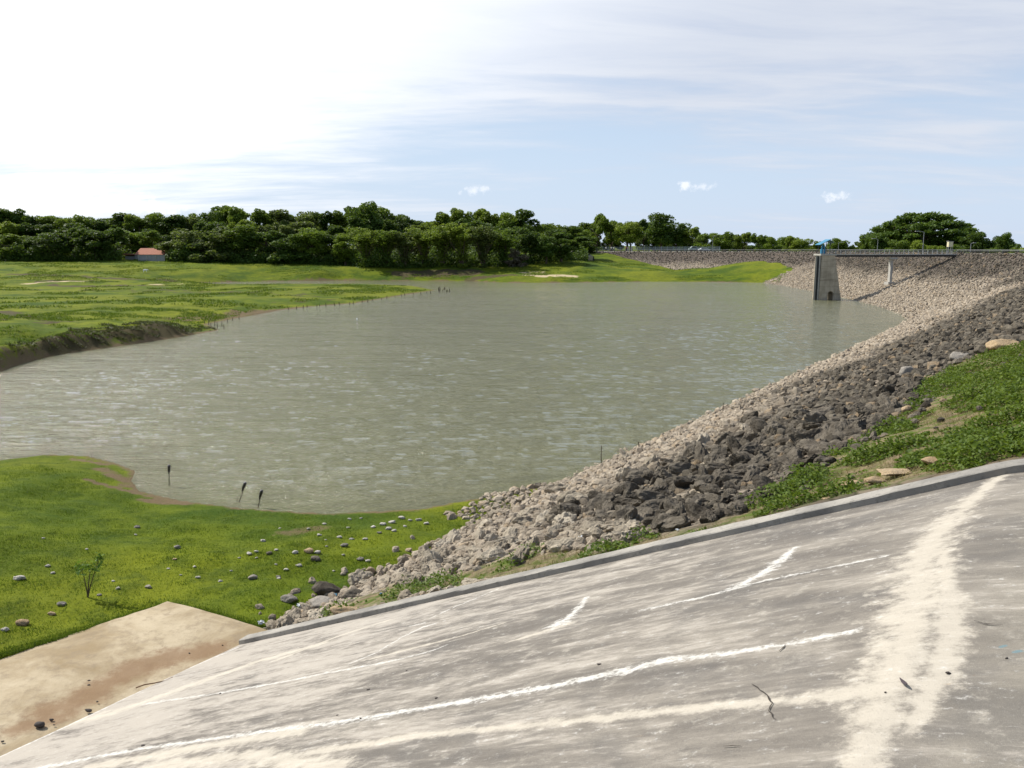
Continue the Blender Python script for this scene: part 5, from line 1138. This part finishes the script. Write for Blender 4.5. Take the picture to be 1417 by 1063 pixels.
# ------------------------------------------------------------ stakes
M_STK = plain('old_bamboo', (.10, .08, .055), .9, .3, 8.); M_BOT = plain('dark_bottle', (.035, .03, .028), .35, .1, 8., .5)
def bottle_stake(px, pyb, pyt, lean, label):
    P = U(px, pyb, 0); D = math.hypot(P[1], H); h = (pyb-pyt)/F*D*1.05; t = empty('bottle_stake', (P[0], P[1], 0)); tag(t, label, 'stake')
    bl = .34; MB().tube([(-lean*.2, 0, -.8), (0, 0, 0), (lean*h, 0, h-.2)], .016, 6).build('stick', M_STK, t)
    a = Vector((lean*(h-bl), 0, h-bl)); d = Vector((lean*1.6, 0, 1)).normalized()
    MB().tube([a, a+d*.06, a+d*.12, a+d*.30, a+d*.36], [.018, .022, .05, .058, .05], 10).build('bottle', M_BOT, t, smooth=True)
bottle_stake(234, 672, 645, .05, 'leaning stick topped by a dark bottle, leftmost of three in the shallows')
bottle_stake(331, 695, 668, .28, 'leaning stick topped by a dark bottle, middle one of three in the shallows')
bottle_stake(357, 702, 679, .20, 'leaning stick topped by a dark bottle, rightmost of three in the shallows')
MB().b.free()
def rod(px, yb, yt, lean, label, name='rod', r=.022, group=None, cat='rod'):
    P = U(px, yb, 0); D = math.hypot(P[1], H); h = (yb-yt)/F*D
    b_ = MB(); b_.tube([(-lean*.3, 0, -.8), (0, 0, 0), (lean*h*.5+RNG.normal(0, .01), 0, h*.5), (lean*h, 0, h)], [r, r, r*.9, r*.7], 6)
    return tag(b_.build(name, M_STK, None, (P[0], P[1], 0)), label, cat, group)
rod(328, 693, 686, 0, 'short thin stick just left of the middle bottle stake', 'stick', .012)
rod(832, 643, 616, 0, 'upright thin rod at the waterline, leftmost of three along the rubble'); rod(886, 626, 611, -.2, 'short leaning rod at the waterline, middle of three along the rubble', r=.03); rod(1000, 581, 557, 0, 'upright thin rod at the waterline, rightmost of three along the rubble')
rod(127, 634, 625, 0, 'short stick at the tip of the near muddy point', 'stick', .012)
for i, (px, py) in enumerate(((289, 449), (292, 452), (297, 450), (301, 453), (307, 451), (310, 455), (283, 447), (315, 446), (322, 444), (331, 442))):
    rod(px, py+RNG.uniform(0, 1.5), py-RNG.uniform(3.5, 7), RNG.normal(0, .08), 'short dark stake standing in water off the left muddy spit', 'stake', .05, 'stakes off the left spit', 'stake')
for px in list(range(400, 600, 9)):
    py = float(np.interp(px, [400, 430, 490, 520, 560, 600], [428, 424, 420, 415, 408.5, 404.5]))
    q = px+RNG.uniform(-3, 3); rod(q, py+RNG.uniform(.5, 2), py-RNG.uniform(1.5, 3.5), RNG.normal(0, .1), 'small stake along the water edge of the green peninsula', 'stake', .07, 'stakes along the peninsula shore', 'stake')
for i in range(12):
    px = RNG.uniform(606, 623); py = RNG.uniform(400, 405); rod(px, py, py-RNG.uniform(2, 4), RNG.normal(0, .1), 'tiny dark stake in the cluster off the peninsula tip', 'stake', .09, 'stakes off the peninsula tip', 'stake')
for i in range(11):
    px = 290+i*4.2; P = UY(px, 389, 226); zz_ = gz1(P[0], 226); b_ = MB(); b_.tube([(0, 0, -.4), (RNG.normal(0, .06), 0, 1.3+RNG.uniform(-.2, .3))], .06, 5); tag(b_.build('fence_post', M_STK, None, (P[0], 226, zz_)), 'thin post of the old fence row by the far inlet', 'post', 'posts by the far inlet')
# white bird-like buoys on the water
for px, py, lb_ in ((494, 442, 'tiny white float on the open water off the peninsula'),):
    P = U(px, py, 0); D = P[1]; MBb = MB().ball((0, 0, .04), .13, (1, .8, .6)); tag(MBb.build('float', M_WPL, None, (P[0], P[1], 0)), lb_, 'float')
